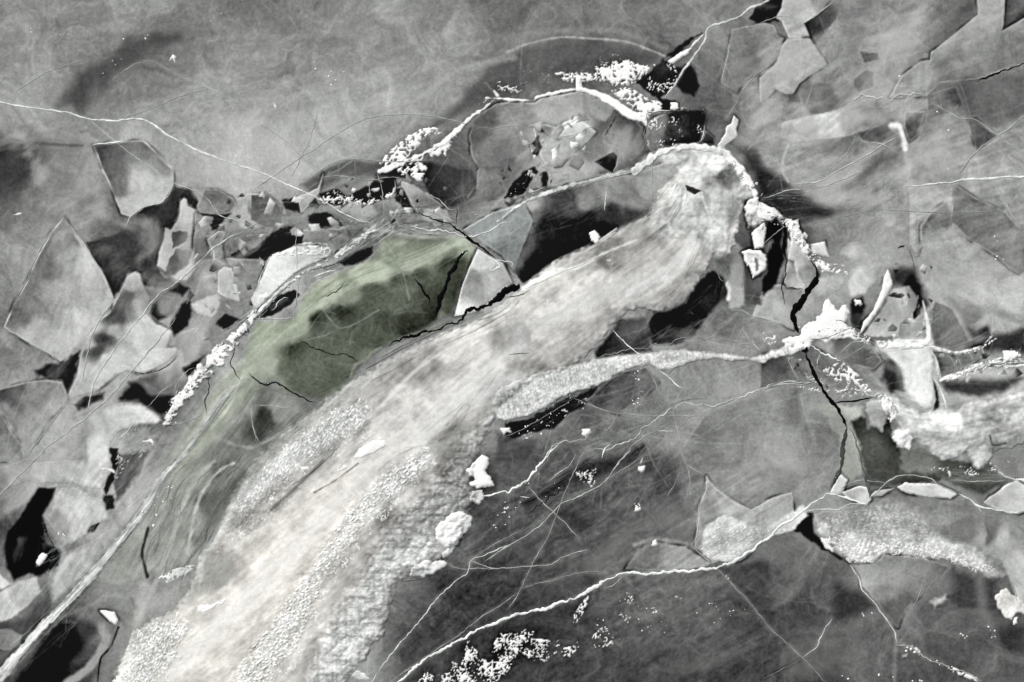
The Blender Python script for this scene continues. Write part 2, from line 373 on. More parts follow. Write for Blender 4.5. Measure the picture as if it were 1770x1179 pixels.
G('10','1125,470 1150,448 1225,480 1180,505 1140,525 1105,500', 12, 8)
G('10','925,725 1010,680 1045,648 1000,735 950,765', 14, 8)
G('10','370,910 440,870 530,850 525,885 440,922 400,935', 52, 8)
G('10','620,880 660,805 720,800 770,860 880,870 860,925 820,962 780,930 700,892', 18, 16)
G('10','180,740 260,700 330,690 405,640 392,740 342,845 318,792 240,776 190,772', 44, 9)
G('01','700,830 900,830 1100,868 1150,930 1120,990 1010,1062 940,1040 880,980 860,900 740,905 600,900 640,868','750,860,35 1000,900,55 900,960,50 1100,960,75 680,890,45', 9)
G('01','330,985 420,965 480,998 600,930 620,905 720,898 728,980 650,1022 560,1045 440,1052 360,1035', 16, 5)
G('01','722,958 775,965 795,1040 822,1085 760,1062 715,1010', 14, 5)
G('01','270,1092 370,1080 430,1130 440,1150 330,1158 290,1142', 14, 5)
G('01','140,1020 220,1005 240,1088 160,1062', 26, 6)
G('11','0,130 60,60 130,10 200,0 110,130 60,165', 22, 7)
G('11','100,130 130,78 200,28 262,40 240,90 150,132', 16, 6)
# upper middle
G('02','650,420 720,358 790,298 842,338 872,380 850,430 800,482 760,502 700,470','800,330,55 760,420,45 820,440,38', 4)
G('02','850,340 925,330 955,380 965,440 942,492 880,465 850,430', 30, 8)
G('02','800,285 900,205 982,168 905,232 840,295', 44, 5)
G('02','1140,738 1230,762 1290,830 1400,960 1500,1040 1480,1120 1380,1100 1290,990 1210,850', 52, 28, .9)
G('02','760,500 870,520 870,560 780,570', 30, 5)
# upper right
G('02','1300,0 1400,-20 1410,100 1326,114 1272,126 1228,92 1250,50', 38, 5)
G('03','205,120 290,62 370,-10 400,-10 372,80 310,170 245,240 232,185','240,130,62 330,60,72 280,200,108 380,30,110', 5)
G('03','60,458 110,480 150,480 176,440 222,420 440,430 470,480 430,522 300,582 230,582 200,520 70,522 28,565 40,490','100,500,92 300,500,92 200,440,105 420,450,125 50,540,115', 6)
G('03','495,265 580,278 588,300 515,322', 84, 4)
G('03','480,682 570,650 650,640 656,690 600,732 500,712','560,690,82 640,670,100', 6)
G('03','-20,860 100,900 150,960 300,1045 480,1062 350,1105 200,1125 100,1060 -20,1010', 48, 22, .95)
G('03','560,780 700,760 710,860 600,860 500,900', 88, 24, .8)
G('03','320,720 470,690 480,740 380,800 200,760', 105, 12, .8)
# right middle
G('13','640,230 700,205 765,225 812,330 816,400 780,420 750,360 700,310 640,310','780,290,16 795,370,22 700,250,60 650,270,85', 22)
G('13','450,372 500,368 514,412 502,520 470,545 440,480','470,400,40 480,500,70', 10)
G('13','755,442 802,408 792,452 765,477', 16, 3)
G('13','1070,590 1160,560 1340,520 1340,640 1150,640 1040,620', 66, 18)
G('13','895,792 1050,775 1200,775 1340,770 1200,855 1050,872 950,850', 70, 16)
G('13','610,690 660,680 705,770 712,840 650,850 600,780', 60, 12)
G('13','860,780 885,830 895,930 865,945 880,880', 66, 5)
G('13','440,985 510,960 530,1040 640,965 655,1050 700,1145 800,1150 840,1200 930,1240 900,1300 540,1330 510,1210 460,1040','560,1120,78 470,1010,66 640,1060,62 760,1200,68 620,1250,72', 6, 1, 'y')
G('13','260,900 500,925 512,970 440,995 480,1100 505,1250 430,1320 380,1300 390,1100 330,1000','480,950,160 420,1230,135 380,1000,140', 8, 1, 'y')
# left column
G('20','-20,880 110,860 260,720 260,870 400,850 500,900 440,980 340,1100 320,1190 60,1190 150,1090 220,960 -20,1020','60,880,75 350,950,30 200,1120,22 300,1100,20 450,900,60 230,760,80', 18)
G('20','600,20 760,0 725,90 640,200 592,262 580,170', 84, 8)
G('20','560,-10 602,-10 602,80 582,140 540,232 528,190 572,100', 12, 6)
G('20','530,230 582,220 582,292 540,302', 14, 8)
G('20','440,392 502,370 482,412 452,420', 16, 5)
# lower middle
G('12','950,292 1040,228 1092,262 1112,340 1072,400 990,480 945,560 850,602 730,604 696,520 740,440 800,440 900,390','1000,300,26 900,450,20 780,530,25 1050,380,42', 9)
G('12','510,545 560,480 700,470 730,640 560,662 450,672 440,642','640,520,80 500,620,52 700,600,50', 9)
G('12','1200,285 1292,270 1292,400 1212,412', 78, 10)
G('12','-20,1010 100,982 200,930 330,870 445,822 422,890 300,962 230,1032 100,1060 -20,1102', 18, 6)
G('12','-60,1060 60,1090 140,1090 100,1200 -60,1200', 66, 12, .8)
G('22','380,60 560,20 700,-40 650,60 480,130 300,180 90,290 60,270 260,150', 44, 14, .8)
G('22','660,20 840,0 880,200 820,240 700,110', 62, 26, .6)
G('22','230,310 330,300 400,380 300,400', 50, 20, .8)
G('22','1326,560 1180,580 1070,600 1230,780 1340,900 1340,600', 58, 14, .7)
# lower right
G('23','210,320 252,318 258,420 292,450 352,518 442,578 300,500 200,432 148,402', 36, 6)
G('23','370,690 480,700 560,790 480,850 360,860', 42, 26, .7)
G('23','1130,650 1205,645 1180,760 1230,870 1340,905 1340,1060 1250,1042 1180,980 1130,840','1160,750,66 1250,950,58 1180,900,72 1320,1000,66', 26)
G('23','960,600 1090,640 1110,800 1030,880 960,760', 58, 24, .8)
G('23','700,-20 850,-10 960,50 1160,60 1200,120 1250,150 1120,230 960,170 880,120 700,110','760,80,108 1000,120,75 1100,200,72 1200,40,90', 10, 1, 'y')
# soft arcs and streaks of bubbles
GL('01','440,645 640,582 840,490 1000,385 1100,342 1326,292', 26, 148, 12, .55)
GL('01','500,700 700,600 900,450 1050,350 1200,310 1340,250', 14, 156, 8, .4)
GL('02','-10,265 100,222 260,190 400,196 560,206 660,232 795,285', 7, 165, 5, .75)
GL('02','-10,185 200,158 400,152 560,160 700,205 800,250', 26, 128, 12, .5)
GL('03','660,640,40 700,680,44 715,730,30 725,790,20 735,900,34', 30, 168, 10, .5)
GL('03','650,640 690,640 712,700 722,755', 26, 215, 7, .9)
GL('03','700,560 715,620 722,690', 10, 150, 5, .7)
GL('03','760,950 790,1000 790,1150 800,1300', 46, 172, 18, .4)
GL('03','130,728 102,800 95,870 125,925', 8, 172, 5, .7)
GL('03','560,0 600,200 620,400', 6, 150, 6, .5)

GL('12','1118,295 1128,330 1122,372', 24, 218, 5)
GL('12','1090,640 1040,560 1120,480 1180,430', 10, 130, 8, .6)
GL('20','1190,70 1100,112 1052,170 1010,250 992,370 970,440 958,530 930,562', 15, 150, 4, .85, 'y')
GL('20','970,195 932,270 900,380 862,450 848,530 820,600 780,700 720,830 690,960', 27, 158, 6, .85)
GL('20','760,395 737,450 722,500 732,580 752,635', 13, 48, 5)
GL('20','990,130 900,300 800,380 700,600 640,760 600,800', 18, 140, 8, .5, 'y')
GL('20','900,400 905,470 900,540', 14, 135, 6, .6)
GL('20','520,900 542,960 502,1040 440,1120 340,1185', 44, 138, 8, .9)
GL('20','602,900 562,1000 512,1062 498,1185', 9, 34, 3)
GL('20','580,930 560,1010 570,1080 530,1185', 16, 110, 5, .7)
GL('20','740,690 700,900 690,960 640,1060', 60, 175, 18, .6, 'w')
GL('23','1100,640 1112,800 1170,920 1190,1000 1250,1045 1330,1060', 40, 110, 20, .4)
GL('23','672,980 668,1080 665,1190', 14, 125, 10, .6)
GL('22','640,480 760,450 900,480', 20, 150, 8, .6)
GL('13','190,860 220,1000 240,1100 250,1200', 30, 130, 12, .5)

# ================================================================== PLATES OF ICE
SH = dict(h=.012, slope=.006)
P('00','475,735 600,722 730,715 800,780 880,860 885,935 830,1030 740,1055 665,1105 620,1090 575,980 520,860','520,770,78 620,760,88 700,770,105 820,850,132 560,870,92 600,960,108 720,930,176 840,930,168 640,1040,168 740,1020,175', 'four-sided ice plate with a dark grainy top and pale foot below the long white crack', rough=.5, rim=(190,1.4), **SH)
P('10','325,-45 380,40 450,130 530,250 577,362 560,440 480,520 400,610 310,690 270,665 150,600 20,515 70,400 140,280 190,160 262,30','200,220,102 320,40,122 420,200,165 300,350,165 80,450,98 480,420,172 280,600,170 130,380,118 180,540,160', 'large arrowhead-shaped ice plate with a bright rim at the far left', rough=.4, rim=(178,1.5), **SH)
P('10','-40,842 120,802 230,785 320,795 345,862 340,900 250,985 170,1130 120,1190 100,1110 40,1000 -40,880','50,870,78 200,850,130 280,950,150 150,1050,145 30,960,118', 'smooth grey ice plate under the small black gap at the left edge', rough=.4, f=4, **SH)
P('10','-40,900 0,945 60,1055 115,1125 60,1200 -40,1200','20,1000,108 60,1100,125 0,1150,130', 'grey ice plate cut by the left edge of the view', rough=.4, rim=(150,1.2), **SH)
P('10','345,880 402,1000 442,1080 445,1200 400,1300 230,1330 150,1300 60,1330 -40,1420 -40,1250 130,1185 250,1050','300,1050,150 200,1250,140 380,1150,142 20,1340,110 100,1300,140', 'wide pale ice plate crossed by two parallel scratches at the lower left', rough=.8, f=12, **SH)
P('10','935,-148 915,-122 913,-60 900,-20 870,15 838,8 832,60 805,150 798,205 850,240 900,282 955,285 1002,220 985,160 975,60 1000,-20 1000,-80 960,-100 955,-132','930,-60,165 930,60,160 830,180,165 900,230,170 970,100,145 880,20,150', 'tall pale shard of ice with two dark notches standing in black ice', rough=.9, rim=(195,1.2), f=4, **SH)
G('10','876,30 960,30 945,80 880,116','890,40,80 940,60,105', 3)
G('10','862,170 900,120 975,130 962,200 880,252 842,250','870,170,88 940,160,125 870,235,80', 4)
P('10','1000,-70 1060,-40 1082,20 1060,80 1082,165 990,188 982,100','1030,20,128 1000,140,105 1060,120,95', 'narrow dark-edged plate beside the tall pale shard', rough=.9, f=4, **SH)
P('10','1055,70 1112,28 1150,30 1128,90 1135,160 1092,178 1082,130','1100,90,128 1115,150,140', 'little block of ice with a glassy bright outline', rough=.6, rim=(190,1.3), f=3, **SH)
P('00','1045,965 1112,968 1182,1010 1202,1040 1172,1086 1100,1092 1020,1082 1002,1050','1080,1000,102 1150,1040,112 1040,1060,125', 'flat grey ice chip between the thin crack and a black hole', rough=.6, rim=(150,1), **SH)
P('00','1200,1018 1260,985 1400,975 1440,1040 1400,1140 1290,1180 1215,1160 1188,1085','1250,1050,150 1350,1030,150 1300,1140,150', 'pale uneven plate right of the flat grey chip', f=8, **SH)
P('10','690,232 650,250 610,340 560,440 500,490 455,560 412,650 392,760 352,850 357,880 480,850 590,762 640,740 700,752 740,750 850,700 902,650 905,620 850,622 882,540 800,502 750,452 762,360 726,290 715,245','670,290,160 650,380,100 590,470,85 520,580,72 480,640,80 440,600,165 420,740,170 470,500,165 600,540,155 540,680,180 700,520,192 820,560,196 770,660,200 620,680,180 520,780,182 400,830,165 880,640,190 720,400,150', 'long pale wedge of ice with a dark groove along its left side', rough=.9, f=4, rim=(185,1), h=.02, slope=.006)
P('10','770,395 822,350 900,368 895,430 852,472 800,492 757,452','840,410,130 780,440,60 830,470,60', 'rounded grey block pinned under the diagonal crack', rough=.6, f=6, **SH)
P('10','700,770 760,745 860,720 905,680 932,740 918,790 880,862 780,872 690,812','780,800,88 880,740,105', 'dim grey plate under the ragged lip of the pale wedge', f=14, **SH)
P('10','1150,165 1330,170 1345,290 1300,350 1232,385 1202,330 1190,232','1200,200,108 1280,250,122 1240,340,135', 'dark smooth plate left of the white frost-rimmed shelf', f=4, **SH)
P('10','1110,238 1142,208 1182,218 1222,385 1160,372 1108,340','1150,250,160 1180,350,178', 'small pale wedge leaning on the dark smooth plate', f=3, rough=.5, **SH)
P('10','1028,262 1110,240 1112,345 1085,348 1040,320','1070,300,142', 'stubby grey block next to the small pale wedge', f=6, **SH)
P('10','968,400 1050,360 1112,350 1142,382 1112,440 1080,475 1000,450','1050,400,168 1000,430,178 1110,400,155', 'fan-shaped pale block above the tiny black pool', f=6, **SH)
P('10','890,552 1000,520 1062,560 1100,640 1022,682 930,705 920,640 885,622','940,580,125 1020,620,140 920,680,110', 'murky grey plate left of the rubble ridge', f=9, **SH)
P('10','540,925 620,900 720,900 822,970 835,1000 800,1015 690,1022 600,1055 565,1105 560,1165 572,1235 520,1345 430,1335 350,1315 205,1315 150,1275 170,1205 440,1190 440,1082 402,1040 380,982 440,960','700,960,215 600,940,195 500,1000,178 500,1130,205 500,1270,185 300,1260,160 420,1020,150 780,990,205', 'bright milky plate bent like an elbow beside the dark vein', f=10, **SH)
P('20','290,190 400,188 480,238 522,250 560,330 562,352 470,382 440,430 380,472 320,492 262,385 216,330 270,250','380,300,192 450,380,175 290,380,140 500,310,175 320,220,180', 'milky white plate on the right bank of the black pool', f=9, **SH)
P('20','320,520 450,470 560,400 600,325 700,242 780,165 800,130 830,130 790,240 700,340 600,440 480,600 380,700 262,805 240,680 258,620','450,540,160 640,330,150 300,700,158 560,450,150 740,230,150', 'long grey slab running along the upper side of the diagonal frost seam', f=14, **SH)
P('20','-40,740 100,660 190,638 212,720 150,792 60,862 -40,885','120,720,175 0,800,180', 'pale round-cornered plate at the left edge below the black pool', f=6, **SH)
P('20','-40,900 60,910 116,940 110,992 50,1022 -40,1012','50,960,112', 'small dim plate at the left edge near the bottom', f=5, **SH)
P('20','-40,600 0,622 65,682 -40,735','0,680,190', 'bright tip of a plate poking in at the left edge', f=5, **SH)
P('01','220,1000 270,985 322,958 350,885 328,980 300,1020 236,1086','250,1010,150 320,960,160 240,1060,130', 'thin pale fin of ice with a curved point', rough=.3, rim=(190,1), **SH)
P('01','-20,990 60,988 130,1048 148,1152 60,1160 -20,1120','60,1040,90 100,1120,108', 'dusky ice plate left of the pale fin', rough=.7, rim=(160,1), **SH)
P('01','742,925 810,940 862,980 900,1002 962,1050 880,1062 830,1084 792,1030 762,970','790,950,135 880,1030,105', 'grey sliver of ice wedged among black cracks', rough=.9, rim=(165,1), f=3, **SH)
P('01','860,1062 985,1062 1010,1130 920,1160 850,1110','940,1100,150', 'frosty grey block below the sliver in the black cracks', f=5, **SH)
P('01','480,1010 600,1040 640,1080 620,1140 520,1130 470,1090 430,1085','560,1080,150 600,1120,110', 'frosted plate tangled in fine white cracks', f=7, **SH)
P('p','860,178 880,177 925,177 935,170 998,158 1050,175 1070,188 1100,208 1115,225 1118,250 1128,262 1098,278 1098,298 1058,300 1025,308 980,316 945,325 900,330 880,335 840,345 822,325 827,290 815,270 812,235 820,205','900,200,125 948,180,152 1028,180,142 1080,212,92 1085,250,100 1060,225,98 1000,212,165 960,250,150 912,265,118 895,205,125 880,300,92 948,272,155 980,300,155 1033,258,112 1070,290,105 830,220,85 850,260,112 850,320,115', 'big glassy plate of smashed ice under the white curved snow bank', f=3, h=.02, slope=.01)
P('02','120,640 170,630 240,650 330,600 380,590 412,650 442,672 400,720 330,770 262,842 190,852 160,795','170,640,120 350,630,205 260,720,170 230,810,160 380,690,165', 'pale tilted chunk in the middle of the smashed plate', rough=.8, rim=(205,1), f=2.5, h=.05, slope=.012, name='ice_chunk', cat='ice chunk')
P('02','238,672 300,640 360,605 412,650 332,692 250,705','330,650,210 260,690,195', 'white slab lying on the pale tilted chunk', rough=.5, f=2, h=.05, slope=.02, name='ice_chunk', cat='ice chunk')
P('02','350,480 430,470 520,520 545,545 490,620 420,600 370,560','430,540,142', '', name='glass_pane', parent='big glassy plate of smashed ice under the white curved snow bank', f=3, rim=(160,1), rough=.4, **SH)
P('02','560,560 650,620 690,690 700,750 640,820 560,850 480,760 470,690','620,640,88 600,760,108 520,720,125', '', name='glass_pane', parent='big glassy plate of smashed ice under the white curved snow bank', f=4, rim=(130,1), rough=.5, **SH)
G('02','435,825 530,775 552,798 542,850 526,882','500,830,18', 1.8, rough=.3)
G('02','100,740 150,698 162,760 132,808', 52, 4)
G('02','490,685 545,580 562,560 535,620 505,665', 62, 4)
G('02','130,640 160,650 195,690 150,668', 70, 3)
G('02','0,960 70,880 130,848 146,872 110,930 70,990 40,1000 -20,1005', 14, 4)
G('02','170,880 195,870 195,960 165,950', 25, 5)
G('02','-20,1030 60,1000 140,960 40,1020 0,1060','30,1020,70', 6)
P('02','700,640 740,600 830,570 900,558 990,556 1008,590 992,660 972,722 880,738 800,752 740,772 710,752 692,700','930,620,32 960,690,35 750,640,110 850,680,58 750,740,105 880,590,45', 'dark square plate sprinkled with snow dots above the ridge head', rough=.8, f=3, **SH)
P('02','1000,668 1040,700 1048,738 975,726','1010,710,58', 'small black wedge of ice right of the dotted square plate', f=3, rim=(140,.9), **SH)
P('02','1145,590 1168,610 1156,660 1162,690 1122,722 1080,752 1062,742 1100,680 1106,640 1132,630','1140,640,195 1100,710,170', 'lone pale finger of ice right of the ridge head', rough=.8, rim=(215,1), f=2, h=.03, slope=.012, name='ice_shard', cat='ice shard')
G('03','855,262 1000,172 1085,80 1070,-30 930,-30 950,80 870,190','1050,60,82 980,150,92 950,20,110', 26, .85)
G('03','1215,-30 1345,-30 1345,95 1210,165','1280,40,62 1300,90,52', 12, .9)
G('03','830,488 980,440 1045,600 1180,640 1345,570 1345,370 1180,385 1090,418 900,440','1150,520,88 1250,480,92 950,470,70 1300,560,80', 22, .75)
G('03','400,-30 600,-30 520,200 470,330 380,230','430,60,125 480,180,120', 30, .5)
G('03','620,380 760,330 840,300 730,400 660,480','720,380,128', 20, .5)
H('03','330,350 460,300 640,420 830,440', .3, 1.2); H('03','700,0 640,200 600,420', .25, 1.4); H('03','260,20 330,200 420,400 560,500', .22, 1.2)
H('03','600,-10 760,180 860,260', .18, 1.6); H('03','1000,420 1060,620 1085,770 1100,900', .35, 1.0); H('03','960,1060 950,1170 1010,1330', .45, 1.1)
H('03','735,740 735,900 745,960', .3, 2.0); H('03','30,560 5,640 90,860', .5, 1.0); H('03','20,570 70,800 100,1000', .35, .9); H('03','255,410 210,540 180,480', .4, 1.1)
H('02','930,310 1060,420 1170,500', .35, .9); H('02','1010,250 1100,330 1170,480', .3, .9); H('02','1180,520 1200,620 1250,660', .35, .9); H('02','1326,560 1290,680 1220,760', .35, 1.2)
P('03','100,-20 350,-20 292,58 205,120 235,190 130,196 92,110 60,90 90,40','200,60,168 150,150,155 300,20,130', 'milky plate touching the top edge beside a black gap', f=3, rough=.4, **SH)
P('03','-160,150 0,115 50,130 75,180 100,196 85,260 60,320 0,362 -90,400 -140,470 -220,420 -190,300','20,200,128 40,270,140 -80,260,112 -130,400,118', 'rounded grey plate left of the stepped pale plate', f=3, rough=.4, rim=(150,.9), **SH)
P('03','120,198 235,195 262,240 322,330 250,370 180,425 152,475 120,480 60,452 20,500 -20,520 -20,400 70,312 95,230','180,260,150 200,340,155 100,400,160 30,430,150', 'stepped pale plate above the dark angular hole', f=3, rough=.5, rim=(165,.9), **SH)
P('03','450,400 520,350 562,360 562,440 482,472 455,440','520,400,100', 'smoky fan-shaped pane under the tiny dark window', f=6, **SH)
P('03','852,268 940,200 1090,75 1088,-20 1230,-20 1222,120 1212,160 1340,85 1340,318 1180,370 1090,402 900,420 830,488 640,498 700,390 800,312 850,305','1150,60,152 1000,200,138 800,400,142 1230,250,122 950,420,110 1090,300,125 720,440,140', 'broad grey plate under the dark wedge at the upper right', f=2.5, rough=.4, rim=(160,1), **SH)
P('03','232,588 370,560 490,492 540,540 640,540 642,632 480,682 420,702 150,732 80,700 92,622','200,650,165 350,650,188 150,690,158 560,590,118 450,640,158', 'pale bean-shaped plate pointing left from the white stump', f=5, rough=.8, **SH)
P('03','720,570 822,568 782,690 742,722 716,640','760,630,80', 'black triangular pane beside the white stump', f=4, rough=.4, **SH)
P('03','830,482 980,438 1010,520 1042,620 1085,772 1000,890 1020,930 850,942 742,905 742,735 792,692 832,560','950,600,128 850,800,132 960,820,138 880,500,85 950,470,65', 'wide dull plate left of the crossing pale cracks', f=5, rough=.5, **SH)
P('03','1042,612 1080,608 1192,692 1085,772','1100,690,86', 'dark triangle framed by crossing pale cracks', f=2, rough=.3, **SH)
P('03','740,952 1000,930 975,1000 955,1062 912,1030 832,1090 782,1100 780,1300 740,1250','850,1000,165 770,1150,165 940,980,155', 'milky plate below the thick white crack at the right', f=5, rough=.6, **SH)
P('03','980,945 1080,1010 1230,1080 1345,1210 1345,1420 1260,1370 1180,1300 1050,1220 955,1130 962,1040','1050,1080,105 1200,1200,118 1280,1300,115', 'dark smooth plate narrowing to a point under the thick white crack', f=3, rough=.4, rim=(150,.9), **SH)
P('03','930,1030 850,1082 800,1150 800,1240 955,1220 962,1100','890,1120,108 860,1200,120', 'grey triangular plate beside the milky plate at the right', f=4, rough=.4, **SH)
P('13','390,150 402,105 450,78 522,100 560,180 602,190 582,280 522,352 440,372 425,300 440,230','440,130,172 500,280,190 560,230,165 420,170,140', 'rounded milky lump of ice shaped like a mitten', f=9, **SH)
P('13','820,30 960,0 1060,112 1120,200 1200,282 1340,228 1340,520 1168,458 1160,560 1060,590 1020,520 962,420 872,350 822,282 790,200 770,110','1000,200,160 900,180,145 1100,350,168 1250,350,170 1080,480,120 1120,490,165 1150,548,62 850,90,150 1050,575,90', 'huge milky plate filling the right side above the frozen cascade', f=10, rough=.6, **SH)
P('13','872,378 962,420 1032,550 1052,592 962,632 862,612 850,540 842,442','900,500,100 980,560,118 940,430,112', 'dull grey plate tucked left of the huge milky plate', f=5, **SH)
P('13','660,322 742,300 792,370 780,422 700,500 692,572 562,572 500,560 602,420','700,360,168 600,500,170 560,540,185 740,350,120', 'silvery plate between the curved white shard and the black gap', f=5, **SH)
P('13','632,222 656,300 622,360 602,400 550,480 492,552 508,490 560,430 602,330 612,260','630,280,215 590,400,225 520,500,205', 'tall curved white shard of ice', name='ice_shard', cat='ice shard', rough=.7, rim=(235,1), f=2, h=.06, slope=.02)
P('13','-10,300 80,300 120,310 205,320 238,288 205,340 155,430 152,530 90,500 0,472 -60,470 -30,380','60,420,165 120,360,140 0,400,155 130,480,150', 'pale plate split by a hairline left of the wide black crack', f=3, rough=.5, **SH)
P('13','122,60 190,150 262,232 250,282 208,320 120,312 100,280 122,180','170,220,135 200,280,180 140,120,160', 'frosty plate leaning against the black pool by the ridge head', f=3, rough=.7, **SH)
P('13','238,95 310,80 322,130 332,158 250,142','280,110,190', 'loose square chip of ice on frost at the right', f=2, name='ice_chunk', cat='ice chunk', h=.04, slope=.02, rough=.5)
P('13','180,300 235,340 250,400 400,320 420,260 300,240 260,290','300,300,165 220,400,130', 'clouded plate right of the wide black crack', f=10, **SH)
P('13','232,600 370,560 450,550 545,590 602,690 560,732 400,690','400,600,108 520,660,88 330,590,150 560,620,130', 'glassy dome of ice under the white snow star', f=4, rough=.6, rim=(185,1), **SH)
P('13','870,652 990,650 1112,610 1122,660 1062,702 900,782 888,720','950,680,105 1060,660,120 900,740,90', 'segmented icicle-like plate pointing right', f=2.5, rough=.5, rim=(200,1), **SH)
P('13','-20,640 100,625 180,760 200,850 150,860 -20,830','60,720,82 150,800,110', 'dark plate below the end of the frosty arm', f=5, **SH)
P('13','-60,850 130,805 185,830 200,950 260,1100 250,1250 100,1400 -60,1500 -200,1350 -330,1180 -420,1130 -300,960','0,950,125 100,1100,135 200,950,110 -150,1100,125 0,1300,135 -300,1120,110', 'wide smooth plate crossed by soft arcs right of centre', f=6, rough=.5, **SH)
# around the green window
P('11','75,160 200,100 372,98 392,150 300,192 210,240 100,342 20,422 -30,402 40,250','200,180,210 100,250,212 300,130,200 0,380,195', 'white frost-rimmed shelf beside the straight seam of the green ice', f=4, rough=.8, rim=(225,1), **SH)
P('11','250,22 460,8 492,70 402,142 380,100 240,92','350,70,130 450,50,110', 'grey plate above the white frost-rimmed shelf', f=4, **SH)
GREEN = ('640,60 740,35 850,38 1000,38 1090,60 1142,112 1112,172 1062,300 1012,458 950,482 880,532 720,602 640,640 560,692 492,792 442,852 352,902 250,880 150,860 50,830 0,850 -60,940 -130,1010 -160,960 -110,860 -60,740 -60,640 0,480 190,470 232,372 300,292 402,240 502,200 600,150')
P('11', GREEN,'700,100,128 950,90,128 850,55,118 1070,75,150 900,150,125 560,230,162 400,320,160 650,205,168 620,150,120 800,190,140 300,400,150 460,350,120 100,520,150 40,600,155 160,560,142 60,700,152 250,480,150 450,440,48 330,490,55 600,330,72 600,420,66 400,520,66 760,300,72 860,260,70 880,350,52 900,440,45 760,500,42 680,480,48 600,540,62 300,690,72 200,640,60 400,750,68 550,600,62 480,680,80 150,710,66 560,660,110 990,200,62 1040,330,62 1000,430,75 950,470,110 720,580,85 300,860,80 420,820,95 60,820,120 -60,760,150 -60,900,130 -120,950,140', 'long olive-green window of clear ice holding dark water beneath', name='green_ice', cat='green ice', tint='g', f=12, rough=1.2, h=.022, slope=.006, cm=.1)
G('11','0,920 60,895 75,1050 20,1112 -30,1050','20,960,50 40,1050,52', 8, tint='y')
G('11','-60,830 60,830 150,860 330,915 250,980 150,1060 60,1085 80,960 0,900','100,920,112 200,920,95 250,950,80 50,860,120', 10, .9)
GL('11','700,605 760,568 900,530 1000,485', 13, 108, 4, .8, 'g')
GL('11','642,622 600,645 570,680 512,712 490,770', 12, 132, 4, .9, 'g')
GL('11','500,760 490,720 480,640 470,580 500,520', 9, 118, 5, .55, 'g')
GL('11','-120,800 0,690 60,620 220,500 400,350 640,260 820,190 1080,70', 30, 172, 18, .55, 'g')
GL('11','560,20 700,30 850,60 1000,60', 14, 145, 5, .7)
GL('11','700,60 860,80 960,70', 20, 95, 8, .5, 'y')
GL('11','640,170 700,200 760,240', 26, 120, 8, .5, 'g')
GL('11','700,330 760,420 780,500', 16, 92, 8, .6, 'g')
for k_ in range(26):                                                 # sub-surface rays inside the olive ice
    q_ = random.Random(90+k_); a_ = q_.uniform(0, 6.28); x_, y_ = q_.choice(((430,520),(770,250),(235,620),(700,450),(560,700)))
    l_ = q_.uniform(60, 190); b_ = a_+q_.uniform(-.3, .3)
    H('11', f'{x_},{y_} {x_+l_*.5*math.cos(a_):.0f},{y_+l_*.5*math.sin(a_):.0f} {x_+l_*math.cos(b_):.0f},{y_+l_*math.sin(b_):.0f}', q_.uniform(.08, .24), q_.uniform(.9, 2.6))
G('11','420,190 520,128 600,108 602,140 560,180 500,202','500,170,18', 5)
G('11','5,470 60,420 120,350 200,330 230,350 180,400 90,460','100,430,55 60,450,30 190,350,50', 4)
P('11','1137,118 1220,170 1262,190 1312,290 1190,362 1140,432 1062,452 1018,462 1060,300 1100,200','1150,200,190 1090,330,150 1200,300,172 1060,430,205 1250,250,150 1130,260,140', 'pale triangular plate between the green window and the black cracks', f=1.5, rough=.3, rim=(200,1), h=.03, slope=.01)
P('p','800,398 850,367 900,350 945,332 1000,318 1060,306 1098,300 1140,284 1180,268 1198,270 1166,305 1137,330 1122,372 1100,382 1060,402 1010,427 960,450 925,477 905,492 885,472 868,440 830,415','850,390,132 890,400,128 915,380,95 880,450,100 900,430,78 910,350,150 940,390,42 980,400,30 1040,400,24 960,430,30 990,350,70 1010,345,118 1060,330,138 1090,340,125 1120,320,150 1150,295,165 1050,375,48 1090,375,60 1015,375,32 925,460,26', 'black glassy pane behind the crest with pale cloud drifting over it', f=4, h=.025, slope=.008, cm=.22)
P('p','800,398 850,368 905,352 922,382 903,428 888,468 868,442 830,415','840,395,135 880,390,128 880,440,112', 'blue-grey triangular plate at the tip of the green window', tint='c', f=2, rough=.4, h=.01, slope=.006)
P('p','1010,438 1035,415 1066,393 1068,398 1040,423','1040,415,118', 'thin grey stick of ice lying on the black pane', name='ice_shard', cat='ice shard', f=1, rough=.2, h=.04, slope=.04)
P('p','1018,402 1028,398 1038,410 1030,420 1022,416','1028,408,215', 'tiny white chip on the black pane', name='ice_chunk', cat='ice chunk', f=1, rough=.3, h=.04, slope=.04, mat='frost')
# broken chips jammed between the larger plates
CHIPS('p','385,330 470,300 560,345 640,350 700,330 770,345 800,385 700,395 620,420 540,440 470,430 400,440 345,400', 46, 5, 17, (70,170), 'little angular chip of ice jammed in the crushed belt above the green window', 'chips in the crushed belt')
CHIPS('p','330,430 420,400 470,430 440,520 400,570 340,600 320,520', 18, 6, 16, (90,170), 'little angular chip of ice in the broken field left of the green window', 'chips in the broken field')
CHIPS('p','560,310 660,290 760,310 800,360 700,345 600,345', 22, 3.5, 9, (50,160), 'dark-edged chip of ice in the black channel above the crushed belt', 'chips in the black channel')
CHIPS('02','60,600 420,560 460,760 300,900 60,900', 18, 5, 18, (110,190), 'tilted splinter of ice inside the smashed plate under the snow bank', 'splinters of the smashed plate')
CHIPS('02','-60,860 200,830 240,930 60,1040 -60,1060', 16, 3.5, 10, (40,170), 'splinter of ice at the foot of the smashed plate', 'splinters at the foot')
CHIPS('h','930,470 1080,520 1200,760 1320,800 1260,860 1180,840 1040,640', 20, 2.5, 8, (120,225), 'bright splinter on the frosty spur beyond the black slot', 'splinters on the spur')
